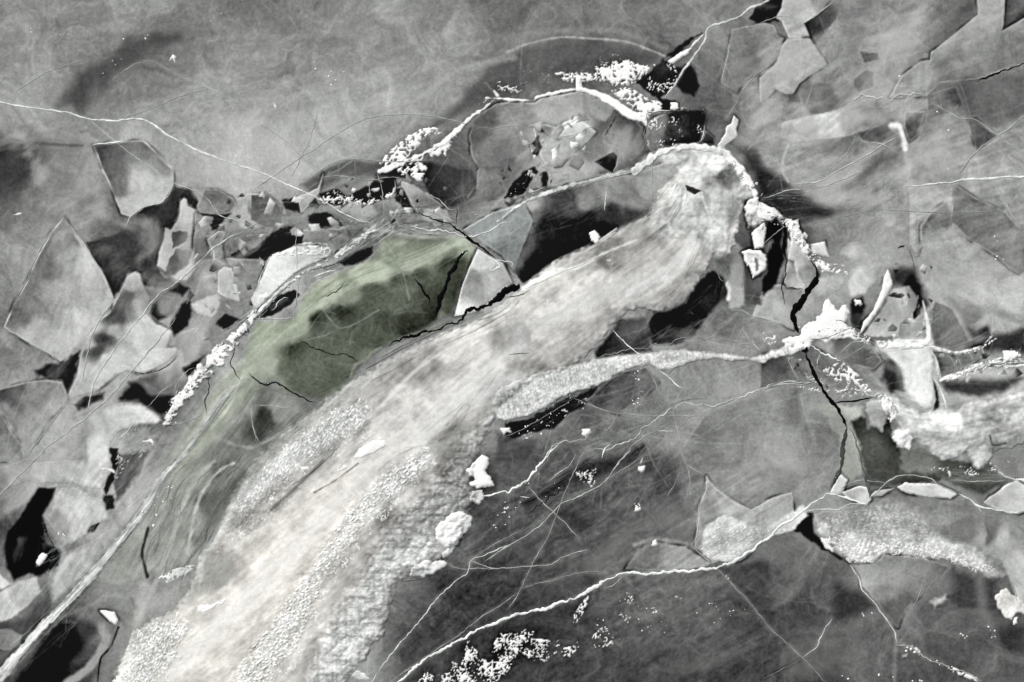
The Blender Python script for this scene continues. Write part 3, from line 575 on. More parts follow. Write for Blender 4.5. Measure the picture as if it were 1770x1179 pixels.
CHIPS('r','60,380 260,420 520,560 560,600 460,600 200,560 60,480', 14, 3, 9, (70,150), 'splinter of ice in the speckled dark ground below the snow drift', 'splinters below the drift')
CHIPS('r','900,360 1408,340 1408,470 1000,520 930,480', 22, 3.5, 12, (80,180), 'splinter of ice beside the right-hand seam', 'splinters by the right seam')
CHIPS('r','560,20 830,30 880,260 700,290 560,220', 12, 4, 14, (100,190), 'angular chip of ice behind the curved white shard', 'chips behind the curved shard')
CHIPS('13','700,60 880,120 850,460 720,480 640,240', 12, 5, 15, (60,150), 'dusky chip of ice beside the curved black gap at the right', 'chips by the curved gap')
# pools of open water
def W(t, o, nm, **k): patch('water', t, o, 7, kind='structure', mat='water', h=.003, slope=.003, f=9, cm=0, **k)
W('20','190,180 290,184 272,250 222,330 250,400 290,470 322,520 300,590 240,622 200,650 150,630 70,668 30,600 12,500 30,420 100,330 150,240', '')
G('h','590,350 690,420 700,520 640,650 720,700 722,1060 640,1080 620,900 560,850 530,760 610,760 630,640','650,450,150 660,600,140 680,850,138 600,820,90 660,1000,150', 10)
G('h','710,700 862,720 864,860 832,1000 830,1062 732,1050 725,800','780,900,82 800,1000,75', 6)
W('h','872,515 930,508 978,560 962,660 988,770 957,830 937,930 838,1012 830,900 862,840 866,720 900,650 842,690 850,600', '')
# lower middle and right plates
P('12','385,892 500,802 560,752 620,730 700,718 760,800 700,860 560,960 450,922','450,870,62 600,800,72 700,800,88 560,900,78', 'dark flat pane under the middle of the frosty arm', f=3, rough=.4, **SH)
P('22','590,602 660,500 740,462 900,490 1032,575 990,600 760,615','700,560,118 850,540,142 960,580,145 640,590,110', 'lens-shaped grey plate on the upper side of the long white crack', f=4, rough=.7, **SH)
P('22','1005,130 1050,190 1150,262 1230,300 1290,270 1340,240 1440,210 1450,330 1390,380 1326,425 1262,490 1200,545 1150,567 1080,560 1040,570 942,490 960,380 970,270 1002,200','1010,300,128 1200,320,170 1100,450,188 990,480,135 1280,300,160 1150,350,155 1200,480,190 1350,300,165', 'bubbly pale plate ending in a point right of the dark ice', f=3, rough=.5, rim=(180,1), mat='frost', bump=(('grain',.006,-35,'22','1020,400 1150,380 1260,400 1260,500 1100,570 1020,500'),('lump',.01,0,'22','1150,260 1300,260 1340,420 1250,480 1200,350')), tonebump=26, h=.02, slope=.006)
P('23','440,580 562,575 610,530 800,545 965,592 900,652 722,802 682,900 600,800 500,690 482,622','600,620,140 800,600,125 600,720,122 680,820,85 550,650,150 850,640,108', 'funnel-shaped grey plate below the grainy crust', f=4, rough=.8, **SH)
P('23','1110,320 1250,330 1340,400 1340,820 1290,762 1242,640 1202,560 1112,520 1130,420','1200,450,165 1280,600,170 1160,520,150 1150,430,100 1300,420,130', 'milky tongue of ice at the right edge beside the grainy crust', f=6, **SH)
P('23','340,212 385,112 426,150 402,215 362,222','385,170,192', 'small upright chip of ice at the foot of the wide black crack', f=1.5, rough=.4, rim=(215,.9), h=.03, slope=.02, name='ice_chunk', cat='ice chunk')
P('23','398,212 490,180 530,188 547,250 520,277 430,242','470,210,160 520,250,195', 'pale tilted plate resting right of the upright chip', f=1.5, rough=.4, rim=(225,1.3), h=.03, slope=.02)
P('23','540,232 570,205 662,192 602,228','590,215,160', 'slender pale sliver in the row of tilted plates', f=1.5, rough=.4, rim=(190,.9), h=.03, slope=.02)
P('23','680,185 722,163 880,170 992,220 950,240 862,236 722,216','750,190,190 900,210,175', 'long white slab in the row of tilted plates', f=1.5, rough=.9, rim=(220,1), h=.03, slope=.02)
P('23','1118,262 1250,165 1290,150 1345,190 1345,305 1300,320 1200,302','1250,230,185 1160,280,160 1300,290,190', 'white triangular plate at the right edge with a bright seam', f=3, rough=.7, rim=(230,1.2), h=.03, slope=.015)
P('23','840,770 872,745 932,728 942,762 870,812','900,770,180', 'cloud of bubbles shaped like a shell in the dark ice', f=9, name='bubble_cluster', cat='bubble cluster', mat='frost', **SH)

# ================================================================== RIDGES AND CRUSTS
patch('frost_ridge','p','180,1215 205,1150 232,1090 262,1072 300,1055 335,1005 345,965 368,935 382,905 402,850 442,790 500,742 540,712 600,662 642,640 700,605 760,577 830,552 880,517 910,490 960,450 1010,427 1060,402 1100,382 1122,370 1137,330 1166,304 1185,285 1210,272 1250,268 1280,290 1290,330 1278,400 1264,440 1250,444 1238,432 1222,470 1205,490 1192,517 1160,537 1142,540 1102,533 1070,550 1050,577 1022,610 980,640 930,650 890,680 862,705 850,740 836,770 822,800 815,830 828,850 815,880 800,930 790,945 765,965 740,985 690,1005 680,1040 668,1075 665,1100 640,1120 632,1140 612,1160 590,1215',
 '280,1150,212 340,1110,222 400,1050,224 470,980,226 520,920,222 580,860,216 620,820,212 700,770,206 640,780,214 560,1040,190 600,950,172 640,950,145 680,900,135 740,900,118 700,950,140 760,930,140 600,1130,160 640,1080,140 560,1130,170 500,1100,200 420,1150,214 480,1160,195 760,700,206 800,670,208 850,640,206 700,690,205 780,620,190 830,590,196 880,600,140 905,575,182 860,560,165 930,560,205 1000,520,198 960,500,205 1100,470,178 1040,490,192 1050,440,120 1010,450,150 1110,410,150 1150,370,165 1180,420,192 1210,440,178 1190,470,150 1160,510,142 1120,510,150 1180,350,176 1220,300,196 1250,330,190 1240,380,200 1230,420,205 1200,390,185 1080,520,182 950,620,178 1000,580,175 920,645,140 860,680,160 700,860,196 740,820,160 780,820,112 790,880,110 800,770,120 640,870,214 350,990,160 395,975,158 430,940,200 450,860,165 480,800,172 420,880,150 540,760,150 575,720,170 610,700,160 640,690,175 350,1050,196 300,1085,190 690,640,130 740,620,150 560,900,222 660,740,200 600,760,172 610,730,150 260,1120,190',
 'massive pale frost ridge flowing diagonally from the bottom left to the head near the top', 'ice ridge', f=9, rough=3.0, h=.26, slope=.012, mat='frost', tint='w', cm=.14, tonebump=30, relief=.6,
 bump=(('streak',.006,-42),('soft',.03,-40),('fibre',.003,-32),
  ('grain',.034,-38,'p','700,780 730,800 690,850 640,890 600,950 560,1000 540,1080 500,1150 440,1220 380,1220 420,1130 480,1060 540,970 600,880 660,820'),
  ('lump',.040,0,'p','860,700 830,800 840,860 800,950 700,1020 680,1100 620,1179 520,1179 560,1080 620,980 660,900 740,820 780,760'),
  ('grain',.03,-45,'p','190,1200 240,1080 320,1060 300,1150 230,1220'),
  ('grain',.018,-60,'p','480,760 560,700 640,700 640,760 540,800'),
  ('grain',.02,-60,'p','500,790 400,880 370,960 440,930 520,850')))
G('p','868,568 905,556 920,575 918,598 895,615 878,605','895,588,150', 8, .7)
GL('p','1180,300,60 1150,345,70 1120,380,50 1060,400,24', 20, 176, 14, .35)
GL('p','1222,390,40 1190,440,46 1160,480,36 1110,515,20 1060,530,10', 20, 216, 12, .7)
GL('p','1250,330 1255,400 1240,440', 40, 150, 10, .5)
GL('p','905,497,24 960,470,24 1000,462,20 1040,440,8 1100,415,6', 20, 222, 7, .75)
GL('p','640,720,10 680,680,14 720,640,12 780,600,8 850,570,8', 14, 222, 8, .6)
GL('p','500,850,30 540,815,40 580,770,30 600,745,20', 14, 138, 12, .5)
GL('p','380,935,16 420,890,22 470,880,18 540,830,10', 14, 132, 10, .45)
GL('p','700,830,30 740,790,50 790,750,40 830,720,20', 14, 150, 16, .5)
G('p','1180,322 1195,327 1212,329 1197,337 1187,332','1196,330,30', 2.5, rough=.5)
G('p','340,985 372,962 402,958 412,985 395,1010 345,1030 332,1010','375,985,150 350,1010,165', 8, .8)
patch('frost_ridge','12','-70,860 -40,820 60,780 130,758 300,715 430,682 560,660 680,650 790,635 900,627 1030,645 1150,655 1230,670 1290,655 1340,632 1420,606 1510,600 1530,620 1440,660 1340,682 1300,705 1250,695 1200,688 1130,692 1050,680 950,692 832,730 816,762 780,740 700,712 600,736 530,766 500,802 390,836 280,872 180,930 100,972 0,1000 -60,990 -90,930',
 '0,900,180 100,850,186 0,960,190 200,820,186 300,790,180 400,740,186 500,740,176 560,690,195 700,675,180 800,690,165 900,650,172 1000,665,180 1130,675,192 1200,680,170 1280,680,195 1400,640,200 1480,615,225 -40,880,165',
 'bristly pale arm of frost reaching right from the middle of the ridge', 'ice ridge', f=7, rough=1.6, h=.10, slope=.016, mat='frost', cm=.06, tonebump=34,
 bump=(('grain',.022,60),('fibre',.010,78)))
patch('frost_ridge','13','520,900 560,868 600,880 660,858 712,900 800,950 870,958 950,962 1000,922 1060,900 1180,880 1340,845 1340,1100 1270,1132 1220,1130 1172,1150 1166,1182 1130,1212 1100,1257 1072,1250 1040,1162 1000,1168 960,1202 880,1192 830,1150 760,1100 740,1092 710,1142 680,1132 650,1080 650,1050 692,1030 640,965 612,1040 580,1042 540,1000 515,942',
 '600,950,165 650,900,205 800,990,205 900,980,225 950,1000,240 1050,960,170 1200,930,165 1250,900,180 1300,1000,200 1200,1030,165 1100,1050,170 950,1080,175 800,1080,175 700,1080,195 900,1150,180 1090,1200,180 1150,1120,150 1000,1120,160 1180,970,140 580,1000,150 1280,1090,165 860,1100,165',
 'cauliflower-edged frost ridge at the right under the frozen cascade', 'ice ridge', f=10, rough=2.6, h=.16, slope=.012, mat='frost', tint='n', cm=.16, tonebump=26,
 bump=(('lump',.03,0),('streak',.004,-20),('soft',.03,-15)))
patch('frost_crust','23','250,322 400,290 540,268 650,238 800,300 900,420 990,450 1092,500 1200,588 1262,640 1200,655 1132,652 1060,602 970,580 880,556 760,546 610,530 562,576 440,576 350,510 290,450 250,420',
 '330,370,135 500,330,140 700,290,140 450,480,182 560,540,200 700,450,192 900,500,190 1040,560,190 1180,610,150 600,400,165 800,380,150 760,520,180 300,400,165 700,360,150',
 'wide sheet of grainy crystal crust at the lower right', 'frost crust', f=18, rough=3.0, h=.03, slope=.006, mat='frost', cm=.16, tonebump=36, bump=(('grain',.016,20),('lump',.008,0)))
G('23','915,380 1060,330 1090,420 1050,470 960,470 900,430','990,400,95', 12, .6)
patch('frost_crust','23','-330,505 -300,380 -200,320 0,400 100,330 205,270 230,330 150,412 80,432 0,455 -60,500 -120,545 -180,570 -280,560','0,420,165 100,370,185 180,310,195 -100,470,190 -200,500,185', 'wedge of glittering crust above the long white crack', 'frost crust', f=6, rough=1.5, h=.02, slope=.005, mat='frost', tonebump=36, bump=(('grain',.014,-30),))
patch('icicle_cluster','23','1178,742 1232,700 1302,758 1345,792 1345,830 1285,830 1262,862 1232,850 1190,792','1230,760,178 1290,790,190 1250,830,200', 'cluster of yellowish icicle knobs near the lower right corner', 'icicle cluster', f=2, rough=1.8, h=.05, slope=.02, mat='frost', tint='w', tonebump=24, bump=(('lump',.02,0),('grain',.01,60)))
patch('icicle_cluster','23','290,445 330,450 352,512 322,500','320,480,205', 'tiny cluster of icicle knobs at the left tip of the grainy crust', 'icicle cluster', f=1.5, rough=1.6, h=.03, slope=.02, mat='frost', tint='w')
# ------------------------------------------------------------------ the ridge's own parts and drawn-out streaks
RIDGE = 'massive pale frost ridge flowing diagonally from the bottom left to the head near the top'
AXIS = '230,1179 330,1090 430,1010 520,920 620,820 720,735 820,645 930,575 1040,510 1130,450 1185,380 1220,300'
patch('ridge_head','h','140,130 200,62 300,42 480,38 562,70 640,112 702,170 752,232 792,300 802,372 722,402 702,452 692,520 642,562 622,650 612,762 532,742 452,682 380,640 250,640 120,640 100,560 200,420 230,300 300,232',
 '250,75,208 400,60,210 250,170,168 340,120,172 480,120,210 560,100,218 560,180,218 600,230,105 640,262,130 610,280,120 700,210,248 740,260,240 680,320,200 770,330,200 640,400,158 650,480,148 590,340,185 500,350,182 330,230,205 420,220,208 240,310,178 300,400,200 280,450,192 390,500,202 520,600,202 560,700,198 430,600,170 220,440,165 130,560,160 190,600,165 300,560,175 350,620,185 480,480,188 540,480,180 480,300,150',
 parent=RIDGE, f=12, rough=2.0, h=.03, slope=.004, mat='frost', cm=.14, tonebump=26, relief=.5, bump=(('soft',.02,-50),('lump',.02,0),('grain',.006,20)))
patch('scaly_band','p','700,790 740,770 760,800 690,860 640,905 600,960 560,1010 535,1080 500,1140 440,1210 380,1210 410,1150 470,1070 530,985 590,890 650,830',
 '720,800,190 660,850,214 600,920,216 560,990,210 510,1060,214 470,1130,205 420,1190,212', parent=RIDGE, f=30, rough=3, h=.008, slope=.0015, mat='frost', cm=.12, tonebump=70, relief=.7, bump=(('grain',.03,-38),))
patch('knobbly_margin','p','858,712 838,770 822,800 815,830 826,850 814,880 798,930 788,945 763,962 738,982 690,1002 678,1040 666,1075 663,1100 640,1118 630,1140 600,1200 520,1200 560,1090 620,1000 650,940 700,870 760,820 800,760',
 '840,740,165 800,800,138 820,830,160 790,860,135 780,930,190 760,900,140 740,860,135 700,920,155 720,970,190 670,1000,185 640,1040,175 660,1080,205 600,1080,178 580,1140,190 630,1125,205 680,880,155', parent=RIDGE, f=26, rough=3, h=.01, slope=.002, mat='frost', cm=.18, tonebump=34, relief=.6, bump=(('lump',.035,0),('grain',.012,0)))
patch('crystal_fan','p','190,1200 225,1110 262,1075 300,1060 330,1075 300,1150 250,1215','240,1140,200 300,1090,190', parent=RIDGE, f=20, rough=3, h=.008, slope=.002, mat='frost', cm=.14, tonebump=70, relief=.8, bump=(('grain',.03,-62),))
patch('crystal_fan','p','395,880 420,830 470,780 540,730 600,690 650,690 640,740 580,770 520,810 470,850 420,900','450,830,190 540,760,182 610,715,175', parent=RIDGE, f=24, rough=3, h=.008, slope=.002, mat='frost', cm=.16, tonebump=60, relief=.7, bump=(('grain',.022,-58),))
FLOW('p','200,1200 240,1080 340,1000 400,850 540,710 700,600 900,500 1110,375 1200,300 1280,330 1240,450 1160,540 1050,575 930,650 850,740 800,800 700,850 600,950 500,1150 480,1200', AXIS, .06, 160, 34, 3)
FLOW('p','200,1200 240,1080 340,1000 400,850 540,710 700,600 900,500 1110,375 1200,300 1280,330 1240,450 1160,540 1050,575 930,650 850,740 800,800 700,850 600,950 500,1150 480,1200', AXIS, .025, 60, 13, 5)
FLOW('p','200,1200 240,1080 400,850 540,710 700,600 900,500 1110,375 1280,330 1160,540 930,650 830,760 700,850 600,950 480,1200', AXIS, .018, 22, 6, 8)
# warped edge of the ridge against the clear ice on its left
GL('p','170,1190,60 215,1110,70 262,1075,80 325,1030,90 345,970,110 372,915,100 410,850,100 450,790,90 510,735,90 575,690,80 630,655,60 700,610,40', 30, 128, 16, .42)
GL('p','345,1000 352,960 378,925 395,890 430,830', 30, 200, 12, .6)
GL('p','392,950 430,930 480,895 520,850', 22, 205, 9, .6)
GL('p','470,880 520,835 560,795', 12, 90, 6, .55)
GL('p','620,800 580,830 545,850', 6, 90, 3, .6)
GL('p','640,1000 700,930 760,870', 40, 128, 18, .5)
GL('h','20,230 200,230 320,300', 12, 120, 8, .4)
GL('h','450,370 500,500 560,660', 8, 212, 2.5, .8)
G('h','510,580 540,600 520,612 500,605', 245, 4)
GL('h','0,980,60 150,900,50 300,760,46 400,600,30', 30, 214, 10, .7)
GL('h','0,720,30 120,640,30 220,560,20', 20, 120, 7, .5)
GL('h','0,560,60 90,500,70 150,420,40', 20, 100, 14, .55)
G('h','345,297 385,310 452,335 400,358 352,330','390,335,28', 2, rough=.8)
STR('p','330,1060,60 350,960,70 400,860,70 470,780,70 560,700,60 650,645,40', 60, .34, .7)
STR('p','640,650,30 760,585,30 860,540,24 900,510,10', 22, .4, .7, .3)
STR('h','0,620,200 200,460,220 300,300,120', 26, .3, .8, .35)
STR('h','100,1080,160 300,900,160 420,700,120 460,560,80', 22, .28, .8, .2)
WARM('p','180,1200 350,960 480,850 620,800 640,900 560,1050 480,1200',(1.008,1.0,.985),80)
STR('p','600,960,160 700,860,180 800,760,120 880,650,80', 26, .2, .9, .4)
# fibres of the seams
STR('20','-20,1170,80 120,1010,60 290,825,54 480,620,60 620,450,50 770,245,54 860,100,40 1020,-90,40 1160,-280,40', 70, .55, .8, .3, .35)
STR('20','100,1100,100 300,900,120 480,720,140', 16, .22, .7)
STR('s','60,1120,120 230,970,70 540,680,40 780,590,60 960,450,110 1150,330,130', 70, .7, .75, .15, .6)
STR('s','540,370,60 820,350,60 1110,330,50', 12, .5, .7)
STR('s','0,540,60 200,350,60 520,310,50 720,240,40 1040,235,40', 16, .5, .7)
STR('s','300,480,60 540,290,40 700,240,60 900,250,60 1100,300,60', 16, .5, .7)
STR('s','740,230,30 860,300,50 980,325,40 1110,330,40', 10, .6, .7)
STR('s','1300,370,30 1400,395,30 1500,400,30 1610,375,30', 14, .7, .7, .2)
STR('s','1150,340,100 1250,360,90 1400,350,90 1600,370,60', 20, .35, .7, .4)
STR('s','540,500,60 700,490,70 760,540,50 620,560,60', 22, .5, .7, .2, .8)
STR('01','640,1120,60 760,1090,60 900,1100,80 1020,1150,60', 20, .45, .7, .4)
STR('02','-60,1130,20 60,1040,24 250,965,30 520,895,30 640,870,30', 40, .55, .8, .3)
STR('02','100,1180,100 300,1100,160 520,1000,100', 16, .2, .8)
GL('11','60,720 -60,850 -150,960 -300,1180 -420,1330', 190, 150, 60, .7, 'm')
G('l','700,150 860,170 1050,300 1040,370 900,480 760,640 640,780 540,930 480,1080 300,1140 120,1190 0,1190 -10,1110 200,830 300,680 400,550 520,350',
 '620,330,150 450,480,145 700,300,128 780,420,60 830,360,58 900,320,128 950,420,110 880,450,90 760,560,110 650,600,102 700,700,84 560,800,88 600,650,92 480,640,122 350,720,125 300,900,130 450,900,128 200,1000,142 400,1080,150 540,960,92 330,1100,150 550,430,132 560,520,112', 46, .95, 'f')
GL('l','740,150,170 600,290,150 470,470,110 380,620,80', 60, 158, 30, .5, 'g')
GL('l','720,155,20 620,240,36 540,330,40 500,400,36 400,540,20', 20, 172, 10, .6, 'f')
GL('l','850,170,20 900,260,60 930,360,60', 20, 128, 14, .5)
GL('l','590,470 680,500 760,510 880,450 950,420', 12, 140, 8, .6)
GL('l','560,580,14 500,640,22 430,730,26 390,850,26 340,1000,30 290,1140,30', 20, 158, 7, .8, 'f')
GL('l','660,592,8 600,620,12 540,680,14 490,760,16 460,850,16 440,950,16 425,1050,14', 12, 158, 4, .9, 'f')
GL('l','440,560,20 420,650,20 350,740,16 300,860,14 240,960,14', 16, 140, 7, .5, 'f')
GL('l','225,925,14 205,1000,14 195,1060,16 220,1170,14', 12, 62, 4, .85)
GL('l','700,650,50 640,720,70 560,840,80 520,950,60', 30, 88, 26, .5, 'f')
STR('l','620,560,200 480,720,260 380,920,260 280,1140,240', 60, .3, .8, .4)
STR('l','760,620,120 640,760,140 560,900,120', 30, .22, .8)
STR('l','860,110,40 960,160,60 1080,260,40', 8, .2)
H('l','745,300 850,300 950,310', .7, .9); H('l','750,310 760,400 800,500', .75, 1.2); H('l','800,500 880,460 950,420', .5, 1)
H('s','200,1179 540,1100 710,930 880,780 1100,720 1240,665 1400,600 1600,480', .55, 1.1)
H('s','710,940 800,1040 900,1030 1080,930', .6, 1.1); H('s','800,1040 810,1090', .4); H('s','530,1140 720,1100 800,1060', .4)
H('s','1130,470 1200,590 1250,690 1290,860', .5, 1.4); H('s','1240,660 1130,560 1080,440', .3); H('s','1420,690 1560,590 1640,540', .45)
H('s','1610,380 1700,520 1729,570', .5, 1.2); H('s','540,840 640,900 800,960', .4)
STR('s','860,1179,60 880,1090,60 960,1010,60', 10, .28, 1.1)
STR('s','560,960,80 800,780,110 1100,660,140 1500,500,120', 30, .16, 1.4, .3)
FLOW('s','0,1200 480,700 900,480 1500,400 1729,500 1650,700 1400,1000 1000,1150 600,1400 0,1500', '0,1400 540,950 1100,620 1700,400', .07, 90, 16, 14)
FLOW('l','-100,1179 200,800 700,150 1050,350 640,780 480,1179', '0,1179 300,700 450,520 700,180', .08, 70, 9, 17)
FLOW('p','0,1179 0,900 200,750 420,560 560,420 700,330 780,380 420,640 300,800', '0,1179 200,850 400,600 700,370', .06, 60, 8, 20)
# right-hand cascade and ridge
GL('r','590,330,30 730,315,60 860,310,50', 30, 240, 16, .8)
GL('r','720,450,60 820,440,60 880,450,50', 30, 205, 16, .4)
G('r','870,710 940,672 1012,700 1005,772 900,772', 248, 22, .8)
G('r','510,640 620,620 645,700 602,800 540,762','560,700,150 600,660,160', 6)
GL('r','640,430,40 700,460,40 720,560,40', 30, 120, 14, .6)
GL('r','930,500,40 1100,480,60 1300,480,60', 40, 205, 24, .45)
GL('r','640,800 700,860 760,840 860,900 1000,930 1080,900', 18, 110, 10, .35)
GL('r','1210,830 1230,880 1300,870', 6, 60, 4, .8)
STR('r','560,590,30 640,620,40 680,700,30', 24, .8, .9, .1, .9)
STR('r','930,510,30 1100,450,40 1200,420,40 1408,400,40', 34, .7, .8, .35)
STR('r','560,290,30 400,230,40 200,290,20', 16, .6, .8)
STR('r','700,1060,50 900,1030,60 1100,1060,60 1300,1070,50', 18, .3, .8)
STR('r','200,240,60 400,260,60 560,300,50', 12, .45, .8)
FLOW('r','500,560 700,560 900,650 1100,620 1420,520 1420,860 1200,880 1000,960 700,900 600,760', '500,600 700,650 1000,700 1408,600', .08, 50, 8, 23)
FLOW('12','-80,860 60,780 300,710 560,660 900,620 1290,650 1500,600 1300,700 950,700 500,800 100,970', '-60,900 300,790 600,690 900,660 1500,615', .06, 20, 6, 26)
GL('p','825,690,50 850,668,60 885,655,60 920,650,40', 60, 204, 26, .9)
GL('p','846,735,20 848,700,30 862,670,20', 40, 186, 14, .8)
GL('p','850,735,26 880,745,20', 20, 150, 14, .5)
STR('20','200,340,60 250,440,60 300,520,50 240,620,60', 16, .5, .7, 0, .9)
STR('20','180,580,40 260,530,60 330,500,40', 12, .6, .7)
STR('20','530,150,60 550,240,60 490,330,50 440,400,50', 20, .5, .7)
STR('10','600,1250,90 680,1120,110 800,1030,60', 26, .4, .7)
STR('10','700,60,60 900,290,70 960,300,40', 10, .2, .7)
STR('h','860,520,90 920,680,110 880,900,90', 14, .3, .7)
STR('12','-20,1080,60 200,970,60 420,850,50', 16, .35, .7)
FLOW('03','-80,430 300,330 640,340 900,500 1340,560 1340,1300 700,1200 200,1050 -60,860','-60,1050 300,950 700,700 1340,500', .10, 80, 14, 41, 60)
FLOW('03','-200,-30 1340,-30 1340,420 900,460 500,330 -100,430','-100,420 300,200 700,100 1340,-200', .07, 90, 18, 44, 60)
FLOW('01','-1500,-30 1300,-30 1100,400 700,650 -300,700 -1400,400','-1400,600 -400,500 500,400 1300,60', .045, 140, 22, 47, 80)
FLOW('22','-300,300 600,-100 1300,100 1340,1200 -700,1200','-600,1200 0,700 500,400 1300,-100', .10, 70, 12, 51, 80)
FLOW('10','-20,-20 520,0 600,700 300,1100 -20,1100','0,900 250,500 400,0', .05, 80, 12, 53, 60)
VEIL('03','-250,-40 1345,-40 1345,1400 900,1500 500,1100 -50,850 -200,400', 178, .6, 110, 200)
VEIL('03','-150,420 700,400 1000,900 600,1150 150,1000', 172, .5, 60, 210, 40, -.2)
VEIL('00','-40,500 800,600 1100,1000 1326,1179 1300,1700 900,2400 300,2900 -40,2900', 185, .5, 80, 220, 60, -.05, 1.8, -55)
VEIL('01','-200,400 900,350 700,800 200,1000 -400,1000', 175, .5, 120, 230, 60)
VEIL('12','800,420 1400,500 1500,1250 900,1300 500,1000', 165, .45, 90, 240)
VEIL('22','200,300 1100,200 1326,700 1500,1179 300,1179 100,700', 105, .5, 70, 250, 80, 0)
VEIL('23','-100,500 1345,500 1345,1190 -100,1190', 125, .4, 80, 260)
VEIL('02','0,520 650,600 640,860 100,950 -150,800', 165, .5, 50, 270, 30)
GL('p','300,1160,70 400,1060,84 500,960,80 580,870,60 650,800,40 720,750,30', 60, 232, 44, .9, 'w')
GL('p','720,760,50 790,690,70 850,630,60 900,600,30', 40, 218, 34, .75)
GL('p','930,560,40 1000,530,60 1060,500,50 1120,470,30', 40, 210, 30, .7)
# webs of fibres in the middle
STR('12','1345,820,40 1100,900,60 880,910,50 700,1030,60 400,1145,60', 40, .34, .7, .1, .8)
STR('12','440,680,60 700,620,60 960,570,60 1290,640,60', 26, .28, .7)
STR('12','690,690,60 770,860,70 850,1000,60 890,1180,50', 22, .3, .7)
STR('22','-100,330,60 60,260,60 260,150,60 480,20,60', 20, .3, .7, .5)
STR('22','0,483,30 265,270,40 480,165,40 640,-10,60', 20, .3, .7)
STR('h','560,1090,200 800,1080,160 1000,1150,120', 26, .34, .8)
STR('h','500,760,100 600,900,90 560,1100,120', 18, .35, .7)
STR('03','-60,1020,40 200,1000,60 480,1100,60', 14, .35, .8)
STR('03','0,1130,100 300,1080,120 700,1050,120', 14, .25, .8)
STR('03','140,935,30 400,850,40 672,705,30', 14, .4, .8)
GRN = 'long olive-green window of clear ice holding dark water beneath'
patch('dark_pane','11','230,580 360,450 500,400 620,330 760,270 900,240 1040,180 1090,140 1040,200 985,280 950,370 925,450 860,510 740,580 640,620 560,690 500,780 440,840 330,890 220,850 90,740 110,700','450,450,58 330,490,72 600,340,84 600,430,78 400,520,80 760,300,92 860,260,90 880,350,64 900,440,58 760,500,52 680,480,62 600,540,76 300,690,86 200,640,80 400,750,82 550,600,76 480,680,90 150,710,84 990,220,74 700,400,84', parent=GRN, f=34, rough=2, h=.003, slope=.001, tint='g', cm=.12)
STR('11','420,520,200 300,680,240 420,800,200', 22, .16, 1.0, 0, .9)
STR('11','1060,140,160 800,280,160 500,420,120 260,600,90', 26, .14, 1.1)
STR('11','730,240,60 770,330,90 850,480,90', 10, .22, 1.2)
patch('frost_fringe','12','100,965 180,925 280,868 390,832 500,798 530,762 600,732 700,706 780,735 830,728 950,690 1050,676 1130,686 1130,672 1000,660 900,668 760,700 600,708 500,745 390,795 280,830 150,890 80,930','300,840,195 600,720,190 900,680,190', parent='bristly pale arm of frost reaching right from the middle of the ridge', f=8, rough=2, h=.006, slope=.002, mat='frost', tonebump=60, relief=.8, bump=(('grain',.02,62),))
patch('grain_band','23','300,440 450,470 620,450 800,470 960,520 1100,570 1200,640 1120,640 1060,600 970,575 880,553 760,543 610,527 562,572 440,572 355,505','450,520,195 700,500,195 900,530,195 1100,600,180', parent='wide sheet of grainy crystal crust at the lower right', f=22, rough=2, h=.006, slope=.001, mat='frost', tonebump=80, relief=.8, bump=(('grain',.02,20),))
patch('smooth_lobe','r','780,900 860,900 930,940 1020,960 1080,930 1100,880 1000,850 860,860','900,910,185 1000,930,190', parent='cauliflower-edged frost ridge at the right under the frozen cascade', f=10, rough=2, h=.02, slope=.004, mat='frost')
patch('smooth_lobe','r','1110,950 1130,900 1180,870 1230,900 1230,960 1190,1000 1160,1032 1130,1010','1170,940,188', parent='cauliflower-edged frost ridge at the right under the frozen cascade', f=8, rough=2, h=.02, slope=.004, mat='frost')
# the crest that frames the head of the great ridge
patch('snow_crest','02','-60,1130,9 0,1085,14 60,1040,14 150,1000,22 250,965,26 330,940,26 400,928,20 520,892,26 600,880,26 640,862,22 650,835,10',
 200, 'low lumpy crest of frosted snow between the smashed plate and the black pane', 'snow crest', line=True, f=3, rough=1.8, h=.05, slope=.02, mat='frost', tonebump=26, bump=(('lump',.02,0),('grain',.014,30)))
patch('snow_crest','02','640,880,40 680,840,50 740,800,44 790,768,36 850,752,34 950,748,34 1050,765,40 1110,790,44 1150,840,40 1190,880,46 1225,930,44 1250,985,30 1262,1020,14',
 '640,860,200 760,790,215 900,750,220 1080,770,200 1180,880,245 1240,980,240', 'thick white collar of snow curled round the ridge head', 'snow crest', line=True, f=3, rough=2.4, h=.09, slope=.02, mat='snow', tonebump=18, bump=(('lump',.03,0),('grain',.014,30)))
patch('ice_chunk','h','740,402 800,380 872,430 940,450 962,500 882,512 850,530 800,562 750,560 728,480', '780,420,220 760,500,170 850,460,225 930,480,190 800,540,140', 'bright crumpled heap of ice on the right shoulder of the ridge head', 'ice chunk', f=2, rough=2.6, h=.08, slope=.03, mat='frost', tonebump=60, bump=(('lump',.03,0),('grain',.01,30)))
patch('ice_shard','h','770,600 850,530 862,572 842,692 790,702','800,620,215 840,560,190', 'narrow white shard leaning into the black pool by the ridge head', 'ice shard', f=1.5, rough=.8, h=.06, slope=.03, rim=(235,1))
patch('ice_shard','h','708,722 760,705 832,712 862,740 862,822 822,862 780,882 742,800','760,760,215 830,780,190 790,850,225', 'downward-pointing white shard with dark notches beside the black pool', 'ice shard', f=1.5, rough=1.6, h=.06, slope=.03, rim=(238,1.2), tonebump=50, bump=(('lump',.02,0),))
G('h','750,800 770,850 760,860 745,820', 60, 2)
G('h','790,760 800,840 812,830 808,770', 120, 2)
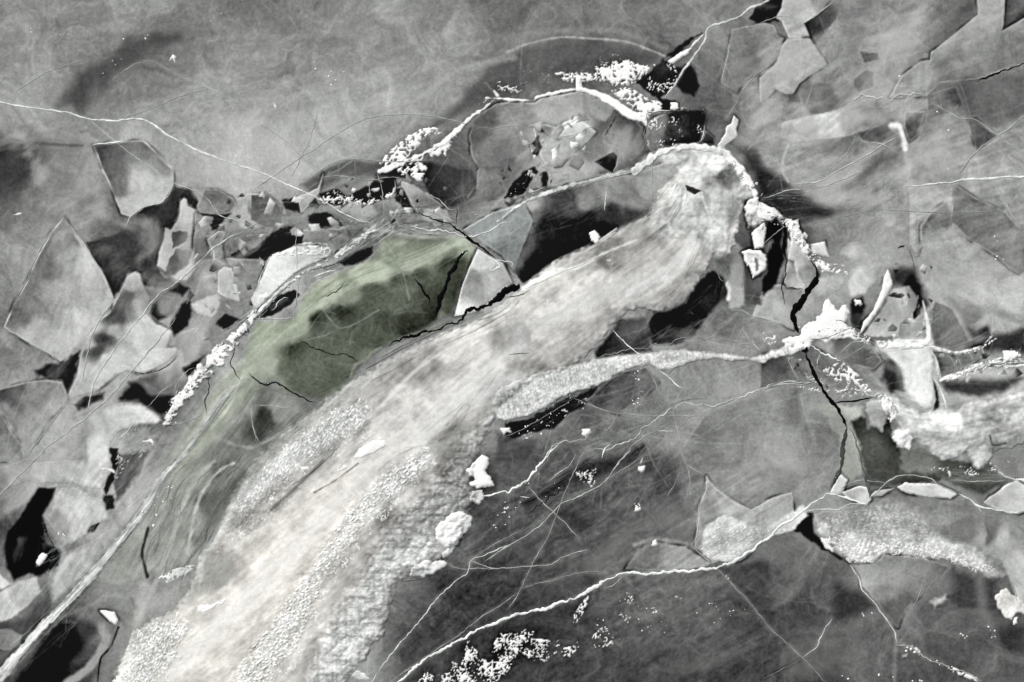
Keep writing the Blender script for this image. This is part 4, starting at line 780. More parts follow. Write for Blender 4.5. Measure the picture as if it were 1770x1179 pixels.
patch('ice_plate','h','1000,508 1062,530 1112,662 1132,762 1182,830 1192,872 1110,952 1062,882 1040,782 1000,762 1022,650','1040,560,200 1080,680,175 1060,780,165 1130,850,130 1040,650,190 1100,920,160', 'cracked frosty plate between the black slot and the wide black crack', 'ice plate', f=3, rough=1.2, h=.02, slope=.008)
patch('snow_crest','13','5,-60,12 60,-40,26 120,0,30 160,60,34 190,100,38 220,140,34 280,160,26 350,190,16 430,215,8','60,-20,200 160,60,200 200,120,225 350,190,200', 'frosty spur of rubble descending right from the ridge head', 'snow crest', line=True, f=3, rough=2.4, h=.05, slope=.03, mat='frost', tonebump=28, bump=(('lump',.03,0),('grain',.02,30)), lace=(9,.35,.14))
# cascade of white ice
patch('snow_slab','13','560,602 650,590 730,600 815,590 852,640 872,682 862,760 872,850 865,922 832,946 770,905 712,832 702,742 652,692 602,642',
 '640,630,215 750,640,236 760,760,225 800,880,222 700,680,215 840,700,215 600,615,190 830,920,205', 'frozen white cascade dropping toward the right-hand ridge', 'snow slab', f=9, rough=1.2, h=.05, slope=.006, mat='frost', tonebump=8, bump=(('soft',.02,90),('streak',.008,80)))
S('13','100,585 130,560 182,562 202,515 232,500 262,480 300,440 312,378 338,378 352,402 382,440 398,400 420,402 434,440 422,500 448,540 402,562 332,582 242,582 232,620 205,612 190,632 130,612',
 '200,560,252 330,440,240 400,470,250 150,590,240 300,540,252', 'star-shaped drift of pure white snow where the black cracks meet', name='snow_drift', cat='snow drift', f=2.5, rough=2.6, h=.09, slope=.012, bump=(('soft',.03,-20),('grain',.006,0)), tonebump=5)
S('13','810,382,12 826,450,22 838,520,26 838,580,34 800,610,30 700,625,16', '830,500,215 838,590,250 700,620,225', 'narrow white snow wall above the frozen cascade', name='snow_wall', cat='snow wall', line=True, f=3, h=.06)
S('13','855,640,14 880,690,16 890,760,12', 215, 'short bright rib on the right side of the cascade', name='snow_wall', cat='snow wall', line=True, h=.05)
S('13','1232,652 1292,648 1296,682 1232,694', 245, 'lone square white block above the right-hand seam', name='snow_block', cat='snow block', f=1, h=.1, slope=.05, rough=1.2)
S('13','465,378 492,376 496,398 472,406', 242, 'single white lump sitting in a dark pocket', name='snow_block', cat='snow block', f=1, h=.1, slope=.05, rough=.8)
S('13','270,850,10 340,868,16 420,872,18 480,864,16 550,862,12', 168, 'row of tooth-like frost beads above the green-dark ice', name='frost_beads', cat='frost beads', line=True, mat='frost', h=.04, lace=(9,.1,.1))
S('13','900,790,8 1000,752,30 1080,725,34 1160,705,30 1240,712,34 1340,700,26', '1000,750,205 1160,710,215 1300,700,225', 'frayed white seam of rubble running to the right edge', name='snow_crest', cat='snow crest', line=True, mat='frost', f=3, rough=2.4, h=.05, tonebump=26, bump=(('lump',.03,0),('grain',.02,0)))
S('13','860,630,8 940,645,18 1030,640,14 1110,610,10 1170,560,6', 218, 'thin white brow of snow over the segmented plate', name='snow_crest', cat='snow crest', line=True, mat='frost', f=2, rough=1.8, h=.04)
# the curved bank, arms and flecked patches at the top
S('02','-120,500,12 0,508,20 120,513,12 150,494,22 260,470,22 350,458,20 420,470,34 500,505,48 560,545,48 620,585,56 680,604,44 700,640,12', 250, 'smooth white snow bank curving over the smashed plate', name='snow_bank', cat='snow bank', line=True, f=2, rough=1.2, h=.12, slope=.03)
S('02','225,365 300,372 350,366 420,378 440,338 500,315 600,308 680,335 742,333 702,372 652,415 600,437 560,446 500,425 430,402 350,425 280,405', 245, 'flecked snow field above the curved bank', lace=(5,.10,.055), rough=1.5, bump=(('grain',.01,0),), h=.03)
S('02','520,460 600,440 700,500 780,520 780,560 720,580 690,620 640,560 560,500', 235, 'ragged snow between the curved bank and the dotted square plate', lace=(6,.12,.05), rough=1.5, h=.03)
S('02','340,385 372,390 372,465 340,455', 245, 'small upright tuft of snow on the curved bank', h=.06, rough=1)
S('02','808,312 870,268 920,248 942,210 988,178 932,240 900,282 830,322', 238, 'slim wedge of snow pointing to the upper right', rough=1.0, h=.03)
S('02','640,430 720,360 790,300 842,338 872,380 850,430 800,482 760,502 700,490', 215, 'scatter of snow flecks on the black triangle by the diagonal crack', lace=(4.6,.62,0), h=.012)
S('02','700,640 740,600 830,570 850,640 870,740 740,772 705,752', 225, 'scatter of snow flecks on the left half of the dotted square plate', lace=(4.4,.55,0), h=.012)
S('02','850,580 990,566 985,700 960,722 860,735', 190, 'sparse frost dots on the right half of the dotted square plate', lace=(4,.85,0), h=.008)
S('02','-60,410 -10,430 70,430 60,470 30,500 -60,500', 215, 'small flecks of snow left of the curved bank', lace=(5,.35,0), h=.012)
S('02','830,545,14 890,556,14 950,552,12 1000,560,12', 200, 'white lip of snow along the top of the dotted square plate', line=True, lace=(6,.3,.1), h=.03)
S('02','820,520 862,525 862,556 825,556', 225, 'curl of snow under the diagonal crack', h=.04)
S('02','20,340 200,330 400,330 440,250 620,300 420,380 220,420 60,480', 130, 'fine frost dust on the dark ice beyond the curved bank', lace=(4,.72,0), h=.006)
S('01','640,872,30 700,850,40 800,808,26 900,765,24 1000,695,32 1100,600,22 1180,545,16 1232,507,14 1330,515,14', 248, 'straight white ledge of snow left of the smashed plate', name='snow_bank', cat='snow bank', line=True, rough=1.8, h=.08, slope=.03)
S('01','1080,620 1010,720 960,800 920,790 870,805 800,830 780,825 900,755 1000,690', 238, 'ragged fringe of snow below the straight ledge', lace=(6.5,.05,.04), rough=2, h=.03)
S('01','870,648 945,655 955,680 870,700 832,745 790,792 720,842 650,862 635,830 700,760 780,695', 240, 'lacy snow patch on the upper side of the straight ledge', lace=(5.5,-.02,.05), rough=2, h=.03)
S('01','700,828 830,828 890,850 850,925 780,900 740,882', 225, 'frayed snow just under the lower end of the straight ledge', lace=(6.5,.12,.03), rough=2, h=.02)
S('01','1090,545,14 1130,540,14 1180,512,12', 200, 'small snow tuft near the top of the straight ledge', line=True, lace=(6,.2,.1), h=.03)
S('01','1222,465,14 1238,490,18', 240, 'white nub at the corner of the straight ledge', line=True, h=.06)
S('01','1275,440 1330,432 1340,460 1290,460', 235, 'short snow streak right of the white nub', lace=(5,.0,.05), h=.02)
S('00','380,420 460,350 560,285 700,185 800,170 790,210 700,260 620,320 540,390 420,440', 175, 'faint frost specks along the dark band at the upper left', lace=(3.8,.95,0), h=.006)
S('00','860,308 880,282 902,290 890,315', 225, 'small bright snow spot at the upper left', h=.02, lace=(5,-.1,.1))
S('00','70,1095,8 108,1088,10', 225, 'short white dash at the left above the arrowhead plate', line=True, h=.02)
S('01','95,520,8 108,545,12', 240, 'tiny white grain in the open grey ice', line=True, h=.03)
S('01','330,985 400,970 470,1000 540,1015 600,1020 540,1045 440,1030 360,1015', 205, 'snow crumbs in the black channel under the fin', lace=(5,.42,0), h=.02)
S('01','482,975 500,955 522,965 492,982', 238, 'rounded white block above the black channel', name='snow_block', cat='snow block', h=.06, rough=.6)
S('01','658,1002 700,980 716,958 712,996 680,1008', 238, 'white cone-shaped block beside the black channel', name='snow_block', cat='snow block', h=.08, rough=.6)
S('r','190,240 340,200 430,215 560,290 520,310 420,270 300,290 200,290', 240, 'trail of crushed snow leading right from the star-shaped drift', lace=(6,.1,.05), h=.03)
S('r','560,290 700,280 860,285 880,320 740,330 600,340', 245, 'crushed white lip at the top of the cascade', lace=(8,-.2,.06), h=.03, f=5)
S('r','880,320 960,340 1060,350 1180,310 1260,270 1230,300 1100,370 960,360', 235, 'crushed snow along the brow of the segmented plate', lace=(6,.05,.05), h=.03)
S('r','930,510 1060,450 1180,410 1300,380 1408,390 1408,430 1250,440 1080,490 960,520', 232, 'belt of crushed ice along the right-hand seam', lace=(6.5,.0,.05), h=.03, mat='frost')
S('r','1290,350 1360,345 1400,380 1340,410 1290,400', 240, 'bright heap of crumbs under the lone white block', lace=(5,.1,.08), h=.03)
S('r','100,540 240,580 420,590 540,600 500,560 300,560', 200, 'frost crumbs over the tooth-like beads', lace=(5,.3,.03), h=.015)
S('r','560,590 660,620 690,700 650,760 620,700 590,640', 238, 'crushed white streak on the left lobe of the right-hand ridge', lace=(6,.1,.06), h=.03)
S('h','960,500 1060,520 1100,640 1180,760 1300,820 1400,840 1380,870 1240,840 1120,780 1040,640', 225, 'crushed frost spilling down the spur beyond the black slot', lace=(6,.25,.04), h=.03)
S('s','640,180 700,150 860,150 1000,185 1120,150 1110,180 980,215 820,205 680,200', 225, 'broken white crumbs along the lower rim of the black channel', lace=(5,.25,.05), h=.02)
S('s','330,560 440,520 540,490 740,490 760,550 620,560 470,560', 225, 'ruffled frost over the top of the white shelf', lace=(7,.15,.04), h=.02, mat='frost')
# rubble ridge left of the green ice
patch('rubble_ridge','10','835,1010,22 860,970,50 900,900,62 950,850,56 1000,780,70 1040,735,86 1100,680,90 1130,640,80 1180,590,56 1240,520,44 1290,460,36 1345,415,24',
 '850,990,205 900,900,228 1000,790,235 1060,720,215 1130,640,245 1240,520,235 1320,430,225', 'rubble ridge of bright crushed ice along the left of the green window', 'rubble ridge', line=True, f=2.5, rough=3.2, h=.10, slope=.025, mat='snow', tonebump=34, bump=(('lump',.05,0),('grain',.02,-50)), lace=(10,-.25,.05))
patch('rubble_ridge','11','-10,480,16 40,430,20 100,355,20 220,262,24 300,215,20 400,165,26 470,120,34 540,70,40 600,20,30 660,-30,14',
 '0,470,230 100,355,215 220,262,235 400,165,225 540,70,170 640,-20,150', 'straight seam of white crushed ice between the shelf and the green window', 'rubble ridge', line=True, f=2.5, rough=1.6, h=.05, slope=.025, mat='frost', tonebump=30, bump=(('lump',.02,0),('grain',.016,-50)), lace=(9,.0,.12))
patch('rubble_ridge','11','400,140,8 480,100,12 560,50,14 640,20,10 760,0,10 900,10,8', 195, 'thin frayed seam over the far end of the green window', 'rubble ridge', line=True, f=2, rough=1.6, h=.02, slope=.02, mat='frost', lace=(7,.0,.15))
S('11','18,352 58,348 78,370 52,384 22,374', 245, 'oval white block on the straight seam', name='snow_block', cat='snow block', h=.09, rough=.4)
S('11','200,100,9 290,92,12 370,100,12 390,130,12 360,160,8', 225, 'wavy frost rim along the top of the white shelf', name='snow_crest', cat='snow crest', line=True, mat='frost', h=.02, rough=1.8)
# diagonal frost seam at lower left
patch('frost_seam','20','-20,1170,74 60,1080,64 120,1010,46 200,915,50 290,825,46 400,710,54 480,620,50 560,520,44 620,450,40 700,350,46 770,245,44 802,165,36 860,100,30 930,40,24 960,-10,26 1020,-90,22 1080,-190,26 1160,-280,20 1240,-370,10',
 '-10,1150,165 100,1030,205 200,915,215 300,820,205 400,710,195 500,600,190 600,470,190 700,350,180 790,220,190 850,110,190 940,30,165 1040,-120,165 1160,-280,150', 'long fibrous frost seam running diagonally across the lower left', 'frost seam', line=True, f=5, rough=1.8, h=.04, slope=.008, mat='frost', tint='n', cm=.25, tonebump=40, bump=(('fibre',.016,-48),))
GL('20','60,1130 130,1030 230,930 330,830', 20, 120, 8, .7)
S('20','800,648 880,605 985,578 992,592 940,642 852,668', 205, 'grainy snow strip across the streaked ice at lower left', lace=(5,-.15,.06), mat='frost', h=.02, tonebump=20, bump=(('grain',.012,-20),))
S('20','508,812 582,820 602,860 590,888 542,852', 225, 'small white arrow-shaped shard at lower left', name='ice_shard', cat='ice shard', h=.04, rough=.7)
S('20','990,800 1030,778 1080,782 1172,738 1150,770 1100,795 1050,822 1000,812', 240, 'knobbly snow streak on the left flank of the great ridge', h=.04, lace=(7,-.1,.06))
S('20','215,518 240,530 228,560 200,592 184,570 200,540', 238, 'white scrap of snow floating in the black pool', name='snow_scrap', cat='snow scrap', h=.04, rough=1.2)
S('20','510,70,8 530,95,14 570,100,22 590,120,8', 235, 'white splash of frost above the black vein', line=True, h=.03, lace=(6,-.1,.1))
S('20','300,880 345,850 400,880', 60, 'dim frost fleck in the black lower left corner', h=.006)
S('10','735,1100,12 770,1098,24', 245, 'white pebble of snow on the speckled slab', line=True, h=.05, name='snow_block', cat='snow block')
S('10','610,1060 700,1030 830,1010 800,1100 720,1180 620,1250 580,1330 575,1290 600,1120', 165, 'salt-like frost specks on the dark slab by the black vein', lace=(4,.6,0), h=.008)
S('p','612,790 622,775 645,762 665,760 668,770 645,784 622,792', 248, 'smooth white almond of snow on the crest of the great ridge', h=.05, rough=1)
S('21','405,100 440,80 500,45 520,50 470,90 420,108', 225, 'dotted trail of snow left of the white almond', lace=(6,-.1,.06), h=.03)
S('p','700,780 740,770 755,800 690,870 640,925 600,980 565,1030 540,1100 500,1170 440,1210 400,1200 430,1130 490,1050 540,975 600,890 650,830', 240, 'white flecks painted as glints down the scaly band of the great ridge', lace=(4.4,.5,0), h=.015, name='glint_flecks', cat='glint flecks')  # this and the next five: white flecks added as painted glints
S('p','470,870 420,900 390,900 420,840 480,780 560,715 640,680 650,720 570,780', 232, 'white flecks painted as glints on the left flank of the great ridge', lace=(4.2,.6,0), h=.012, name='glint_flecks', cat='glint flecks')
S('p','190,1190 230,1090 300,1050 340,1080 300,1179', 240, 'white flecks painted as glints, fanned out at the bottom left of the great ridge', lace=(4.4,.4,0), h=.012, name='glint_flecks', cat='glint flecks')
S('23','300,430 420,420 560,480 760,460 960,500 1180,600 1130,640 980,575 760,540 600,525 560,570 440,570 360,510', 242, 'white flecks painted as glints along the lower edge of the grainy crust', lace=(4,.5,0), h=.012, name='glint_flecks', cat='glint flecks')
S('12','0,860 300,770 600,680 900,650 850,700 600,730 400,830 100,960', 235, 'white flecks painted as glints along the bristly arm', lace=(3.8,.75,0), h=.01, name='glint_flecks', cat='glint flecks')
S('p','870,560 960,480 1060,440 1150,430 1170,490 1060,520 960,580', 225, 'white flecks painted as glints on the upper part of the great ridge', lace=(3.8,.95,0), h=.01, name='glint_flecks', cat='glint flecks')
K('p','905,500,3 960,475,4 1010,455,3 1060,432,2', 225, 'raised pale crease along the upper flank of the great ridge', mat='frost')
K('p','505,838,1.5 545,812,2.5 590,768,1.5', 70, 'dark furrow on the left flank of the great ridge', mat='ice', halo=0)
K('p','745,1000 ,2'.replace(' ,',',')+' 700,1004,3 690,1008,2', 60, 'dark strip painted as shade at the foot of the great ridge', mat='ice', halo=0)  # dark ribbon painted in for the shade below the ridge edge
# snow by the lower edge of the great ridge
S('21','1160,18 1192,40 1188,72 1180,100 1190,125 1222,172 1222,184 1150,186 1090,176 1090,160 1130,150 1090,112 1082,92 1112,72 1140,28', 248, 'white snow figure with a flat base at the edge of the dark ice', name='snow_drift', cat='snow drift', h=.09, rough=1.6)
S('21','1092,210 1160,200 1168,240 1145,275 1100,250', 190, 'dotted frost lump under the white snow figure', mat='frost', h=.04, lace=(6,-.1,.06), tonebump=30, bump=(('grain',.02,0),))
S('21','925,440 932,380 1000,320 1040,304 1102,338 1106,372 1085,405 1050,440 1020,490 985,540 955,550 980,495 940,460', '1000,400,232 1060,350,205 1000,480,215', 'cauliflower lump of white snow on the right edge of the great ridge', name='snow_drift', cat='snow drift', h=.10, rough=2.4, tonebump=16, bump=(('lump',.03,0),('grain',.015,0)))
S('21','800,590 860,558 900,560 960,556 980,575 930,610 862,642 790,640', 200, 'knobbly snow ledge above the dark lower bay', name='snow_drift', cat='snow drift', mat='frost', h=.06, rough=2.4, tonebump=26, bump=(('lump',.03,0),))
S('21','488,1150 520,1118 560,1130 582,1160 540,1168', 200, 'rounded snow lump at the bottom of the great ridge', name='snow_drift', cat='snow drift', mat='frost', h=.08, rough=1.4, bump=(('lump',.03,0),), tonebump=20)
S('12','-40,1035 0,1020 10,1050 -25,1062', 240, 'white clot of snow beside the black channel in the middle', name='snow_block', cat='snow block', h=.05, rough=1.2)
S('12','-40,1060 100,1000 250,930 330,880 420,850 380,930 230,1030 40,1100 -60,1110', 235, 'speckles of snow in the black channel under the arm', lace=(5,.86,0), h=.015)
S('12','372,1035 400,1032 412,1060 390,1078 372,1060', 245, 'small double clot of snow right of the black channel', name='snow_block', cat='snow block', h=.06, rough=.8)
S('13','-5,540 60,560 60,640 30,610 0,590', 235, 'clustered snow flecks left of the star-shaped drift', lace=(5,.3,0), h=.02)
S('13','290,740 400,690 480,760 560,850 620,860 680,920 680,960 630,940 580,880 460,800 420,830 340,770', 232, 'lacy snow web below the glassy dome', lace=(6,.18,.02), h=.025)
S('13','100,640 180,660 210,720 280,760 330,830 260,800 150,730', 175, 'thin frost specks beside the crossing black crack', lace=(4.6,.62,0), h=.01)
S('13','690,1060 735,1035 760,1090 740,1135 690,1120 655,1080', 225, '', name='frost_knob', parent='cauliflower-edged frost ridge at the right under the frozen cascade', mat='frost', h=.05, rough=2, bump=(('lump',.03,0),), tonebump=24)
S('23','925,90,10 945,110,20 950,140,8', 225, 'bright dangling drip of frost under the right-hand ridge', line=True, lace=(6,-.1,.1), h=.03)
S('23','780,60 1040,60 1140,100 1150,60 1180,20 1260,60 1120,130 1000,120 900,100 780,95', 190, 'glints of frost under the right-hand ridge', lace=(4.6,.7,0), h=.01)
S('23','1200,110,10 1250,140,10 1310,150,34 1345,170,30', 232, 'bright snowy knot at the right edge', line=True, lace=(7,-.1,.1), h=.04)
S('23','940,1105 970,1100 1000,1120 1060,1145 1102,1168 1090,1175 1020,1150 970,1130', 245, 'white streak of snow low at the right', lace=(6,-.15,.1), h=.04)
S('23','740,990,12 765,1000,20 800,1030,10', 210, 'lumpy frost bead on the crack low at the right', line=True, lace=(5,-.1,.1), h=.03)
S('23','1272,850 1292,848 1296,882 1276,880', 245, 'white snow cube near the lower right corner', name='snow_block', cat='snow block', h=.07, rough=.6)
S('23','700,1040 735,1032 735,1055 705,1060', 165, 'pale bean-shaped bubble in the ice low at the right', name='bubble_cluster', cat='bubble cluster', h=.01, f=5, mat='frost')
# the field of snow crystals in the lower bay
S('21','820,1190 870,1130 920,1150 1000,1130 1000,1070 1050,1100 1085,965 1130,1000 1160,1060 1210,1080 1215,990 1250,930 1345,930 1345,1020 1300,1110 1230,1190', 240, 'dense cluster of snow crystals on the dark bay near the bottom edge', lace=(4.4,.16,0), h=.014, group=None)
S('22','-10,935 60,920 100,880 130,905 110,960 250,960 260,990 220,1060 130,1080 50,1020 0,1010', 240, 'looser cluster of snow crystals right of the dense one', lace=(4.2,.26,0), h=.02)
S('22','270,1010 320,990 350,975 360,995 310,1050 275,1045', 238, 'fan-shaped snow crystal splash on the dark bay', lace=(5,.1,0), h=.02)
S('22','330,830 400,740 410,760 370,840 330,890', 238, 'thin trail of snow crystals under the long white crack', lace=(5,.3,0), h=.02)
S('22','540,860 600,720 700,730 760,780 720,930 560,900', 230, 'sparse snow grains under the bend of the long white crack', lace=(4.4,.78,0), h=.012)
S('22','420,950 480,890 560,960 520,990 440,1010', 235, 'broken handful of snow crystals in the lower bay', lace=(4.8,.48,0), h=.015)
S('22','838,738,8 865,750,10 922,766,8', 232, 'short white dash under the lens-shaped plate', line=True, lace=(5,-.1,.1), h=.02)
S('22','340,110 440,90 460,130 420,180 360,150', 232, 'trio of snow flecks between the fine crossing cracks', lace=(5,.32,0), h=.02)
S('22','1055,605,6 1095,630,14 1125,662,12', 220, 'frosted start of the crack running to the lower right', line=True, lace=(6,-.1,.1), h=.02)
S('22','640,270 668,262 670,300 640,310', 220, 'powdery snow spot in the dark middle bay', lace=(5,.1,0), h=.015)
S('22','600,170,14 615,185,12', 225, 'tiny ring of snow left of the powdery spot', line=True, h=.02, lace=(5,0,.1))
S('22','670,62,8 682,35,6', 235, 'little hook of snow above the round white blob', line=True, h=.02)
S('22','660,80 690,78 692,104 660,104', 200, 'round white blob in the dark ice right of centre', name='snow_block', cat='snow block', f=3, h=.02, rough=.3)
S('22','725,455 750,455 752,478 728,480', 225, 'round bright blob at the tip of the lens-shaped plate', name='snow_block', cat='snow block', f=2, h=.03, rough=.6)

# ================================================================== CRACKS
K('00','-30,515,8 0,520,8 160,548,8 350,575,9 450,605,9 580,615,9 735,610,10 850,685,9 1000,765,9 1120,810,10 1326,880,8 1440,930,7 1620,1010,7 1720,1070,6 1820,1120,5 1900,1140,4', 222, 'long white crack crossing the upper left from the left edge')
K('00','450,605 520,665 590,725 690,800 780,860 850,920 890,935 990,970 1060,1020 1120,1095 1200,1120 1326,1165', 188, 'thin crack forking down over the four-sided dark-topped plate', 4)
K('00','885,935 860,990 830,1030 740,1052 665,1105 640,1160', 205, 'bright curved rim crack round the foot of the four-sided plate', 4)
K('00','468,738 520,732 600,722 640,716', 235, 'short bright crack along the top of the four-sided plate', 6)
K('00','560,420 650,350 700,325 780,315 900,380 1010,435 1060,452 1200,520 1300,600', 172, 'faint peaked crack in the upper left', 3, rise=.006)
K('00','620,600 760,560 920,490 1060,452', 160, 'faint crack joining the peaked one to the long white crack', 3, rise=.006)
K('00','80,470 200,390 290,350 420,310', 158, 'pale scratch near the left edge above the long crack', 3, rise=.006)
K('01','0,965 240,800 490,640 600,600 760,580 880,590 1000,610 1110,640 1200,655 1326,640', 168, 'fine wandering crack passing above the straight ledge of snow', 3.5, rise=.006)
K('01','320,565 290,680 240,800 190,900', 168, 'short steep scratch crossing the fine wandering crack', 3, rise=.006)
K('01','10,620 150,710 240,800 330,860', 165, 'scratch sloping down to the star-shaped crossing', 3, rise=.006)
K('01','225,950 370,842 470,812 600,818 720,825 840,822', 178, 'arched pale crack over the dark lens left of the ledge', 3.5)
K('01','330,905 420,895 500,905 580,918 700,902 760,915', 168, 'lower arched crack inside the dark lens', 4)
K('01','580,935 590,1000 600,1010', 190, 'bent white splinter crack in the black channel', 4)
K('01','625,870 650,980 660,1070 650,1120', 180, 'steep fine crack through the black channel', 3)
K('01','715,915 715,970 700,990', 200, 'short white crack above the cone-shaped block', 4)
K('01','860,985 930,1010 985,1060 1030,1065', 175, 'curled pale edge crack in the middle of the black cracks', 5)
K('02','1345,-20,12 1290,20,12 1225,40,12 1180,80,10 1130,100,11 1020,140,12 1005,190,11 990,220,12 940,290,13 880,370,11 840,440,11 785,505,7', 205, 'forked pale crack dropping from the top edge to the snow patches', halo=.3)
K('02','30,1000 100,985 190,950', 175, 'short crack above the lumpy crest', 4)
K('02','700,640 700,575 740,570 830,560', 215, 'white crack along the top left corner of the dotted square plate', 6)
K('02','692,650 690,700 705,770', 120, 'dim crack down the left side of the dotted square plate', 8, mat='ice')
K('02','995,640 985,700 965,725', 225, 'bright crack on the right side of the dotted square plate', 5)
K('02','540,560 520,590 490,690 500,620', 110, 'dark bent scratch in the smashed plate', 3, mat='ice', halo=0)
K('02','530,880 552,830 552,795', 190, 'pale edge of the dark triangular hole', 5)
K('02','435,825 480,800 530,775', 150, 'thin upper edge of the dark triangular hole', 3)
K('02','498,960,4 490,1020,10 488,1070,10', 200, 'white drip hanging over the black pane', 6, cat='frost drip', name='frost_drip')
K('02','730,800 728,950 725,1080', 165, 'straight upright scratch beside the ridge head', 3, rise=.006)
K('02','1326,335 1240,400 1180,480 1150,540 1105,600', 160, 'curved pale crack on the grey plate right of the forked crack', 4)
K('03','-20,115 0,108 90,80 120,85', 170, 'thin pale crack at the black gap near the top edge', 4)
K('03','202,118 240,95 300,55 360,5', 195, 'white edge crack of the milky plate at the top', 4)
K('03','430,515 500,488 560,498 640,510 690,482 760,480 815,492', 188, 'lumpy pale crack across the middle of the upper right', 9, jit=1.8)
K('03','860,530 1000,600 1080,610 1190,690 1326,785', 172, 'pale crack running down to the right edge past the dark triangle', 5)
K('03','1345,578 1200,690 1085,772 990,890', 170, 'pale crack rising to the right edge over the dark triangle', 6)
K('03','730,952,5 870,935,7 960,930,9 1020,915,12 1130,912,17 1200,905,12 1345,898,11', 222, 'thick white crack reaching the right edge', halo=.3)
K('03','140,935 260,930 330,900 430,842 560,770 610,735 672,705', 190, 'bright sloping crack below the bean-shaped plate', 6)
K('03','0,1010 130,970 200,965 300,950 400,915 520,860', 178, 'faint sloping crack parallel to the bright one', 5)
K('03','475,685 430,770 330,870', 165, 'thin crack falling from the left corner of the dark pocket', 3)
K('03','480,700 520,725 590,732 660,762', 182, 'curved pale crack along the bottom of the dark pocket', 5)
K('03','1000,885 1040,920', 180, 'tiny link crack at the thick white crack', 4)
K('03','1190,950 1250,1070 1340,1210', 168, 'pale crack dropping from the thick white crack to the right edge', 7, rise=.006)
K('03','200,1150 400,1105 600,1070 900,1085 1200,1075', 150, 'long faint crack low in the upper right', 3, rise=.006)
O('03','1090,415,5 1130,395,10 1180,380,9 1230,355,7 1345,318,8', 'dark open crack with frosted lips at the right edge near the top', tone=26)
K('03','1085,402 1130,388 1180,371 1240,344', 190, 'frosted lip above the dark crack at the right edge', 3, halo=0)
K('10','452,945 462,880 480,800 530,710 600,610 700,490 800,360 900,290 980,220 1060,140 1140,80 1326,-20', 200, 'long bright crack arcing over the pale wedge', 6)
K('10','20,515 90,560 160,600 250,650 285,685', 195, 'bright lower edge crack of the arrowhead plate', 5)
K('10','355,-5 400,60 450,130 520,235', 195, 'bright right edge crack of the arrowhead plate', 5)
K('10','262,25 190,150 140,270 70,395', 165, 'faint left edge crack of the arrowhead plate', 4)
K('10','-20,1400 60,1310 170,1205 240,1130 400,1010 530,900 640,780 760,640 900,470', 178, 'pale crack running from the left edge up through the broken plates', 6, halo=.3)
K('10','130,1185 250,1020 330,920', 172, 'short parallel scratch beside the pale crack at left', 4)
K('10','575,390 510,480 470,560 440,690 420,790', 180, 'pale edge down the groove of the wedge', 6)
K('10','605,1090 650,1050 690,1000', 225, 'bright splinter crack on the elbow-shaped plate', 4)
K('10','750,930 820,850 900,790', 180, 'thin crack between the black gaps beside the rubble', 3)
K('10','890,870 900,810 960,740 990,725', 185, 'thin hooked crack left of the rubble ridge', 3)
K('10','810,1015 900,1010 980,985 1030,965', 150, 'thin pale seam at the lower end of the rubble', 4)
K('10','685,750 740,752 800,740 850,718 900,665', 60, 'dark ragged lip of the pale wedge', 5, mat='water', halo=0)
K('10','1290,920 1282,985 1300,1070 1326,1110', 180, 'white crack in the dim ice at the near end of the green window', 4)
K('11','75,165 35,250 10,330', 205, 'frosted left edge of the white shelf', 4)
K('11','212,0 215,120 218,240', 185, 'straight upright crack through the white shelf', 3)
K('11','300,265 350,240 410,232', 235, 'twin white icicle crack beside the seam', 7)
K('11','80,415 130,390 165,375', 230, 'white splintered crack in the dark notch by the seam', 6, jit=2.5)
K('11','-10,475 90,475 185,470 210,400 232,260', 178, 'angular pale crack at the left end of the green window', 5)
K('11','795,5 860,25 930,30 1010,35 1080,60 1200,20 1300,-20', 215, 'white crack along the top of the green window', 7, jit=1.6)
K('11','1195,170 1230,205 1215,235 1260,215 1230,180 1290,170 1312,215', 230, 'knot of white cracks on the pale triangular plate', 6, jit=2)
K('11','1020,462 1060,452 1090,435 1125,400', 220, 'white lower edge crack of the pale triangular plate', 6)
K('11','0,912 80,920 160,925 200,905', 170, 'pale crosswise crack near the end of the green window', 4)
K('11','0,1040 20,1115 130,1065', 160, 'angled pale crack in the dark corner near the great ridge', 3)
K('11','230,1030,3 200,1060,3', 160, 'tiny nick in the dim plate by the great ridge', 3)
K('12','-20,1075 60,1040 150,990 250,930 330,880', 150, 'fine crack through the black channel under the arm', 3)
K('12','530,530 560,570 590,600 670,655 700,690', 232, 'white stepped crack above the arm', 5, jit=.8)
K('12','760,730 810,770 850,810 890,828', 235, 'white tail of the stepped crack below the arm', 5)
K('12','690,690 740,790 770,860 800,890', 150, 'faint twin scratch falling from the arm', 6, rise=.004)
K('12','1345,815,7 1200,860,7 1100,905,7 940,912,7 880,905,6 800,950,6 700,1030,6 600,1100,6 520,1132,5 400,1145,4', 188, 'winding pale crack through the web of cracks right of centre', jit=1.8)
K('12','1560,790 1500,800 1420,795 1340,818', 185, 'right end of the winding pale crack', 6)
K('12','330,880 430,920 520,948 600,962 760,970 1040,968', 168, 'thin curved crack starting at the black channel', 3.5)
K('12','195,1190 225,1130 262,1105 330,1098 390,1090 430,1040', 180, 'pale hooked crack below the black channel', 5, jit=2)
K('12','195,1185 215,1150 255,1112', 238, 'white bright start of the hooked crack', 8)
K('12','470,1185 485,1135 512,1112', 238, 'short thick white crack near the centre', 9)
K('12','580,1175 640,1110 720,1060 830,1000', 155, 'soft crack leading to the white crossing point', 5)
K('12','830,920 845,1000 870,1080 890,1180', 160, 'pale vertical crack below the web crossing', 6)
K('12','750,1040 800,1048 850,1045', 215, 'short bright crack at the web crossing', 5)
K('12','560,930 530,1010 480,1060', 150, 'small arc crack in the web', 4)
K('12','440,680 560,640 700,620 850,590 960,570 1080,575 1220,610 1290,640', 150, 'pale arching crack just above the arm', 4, jit=1.8)
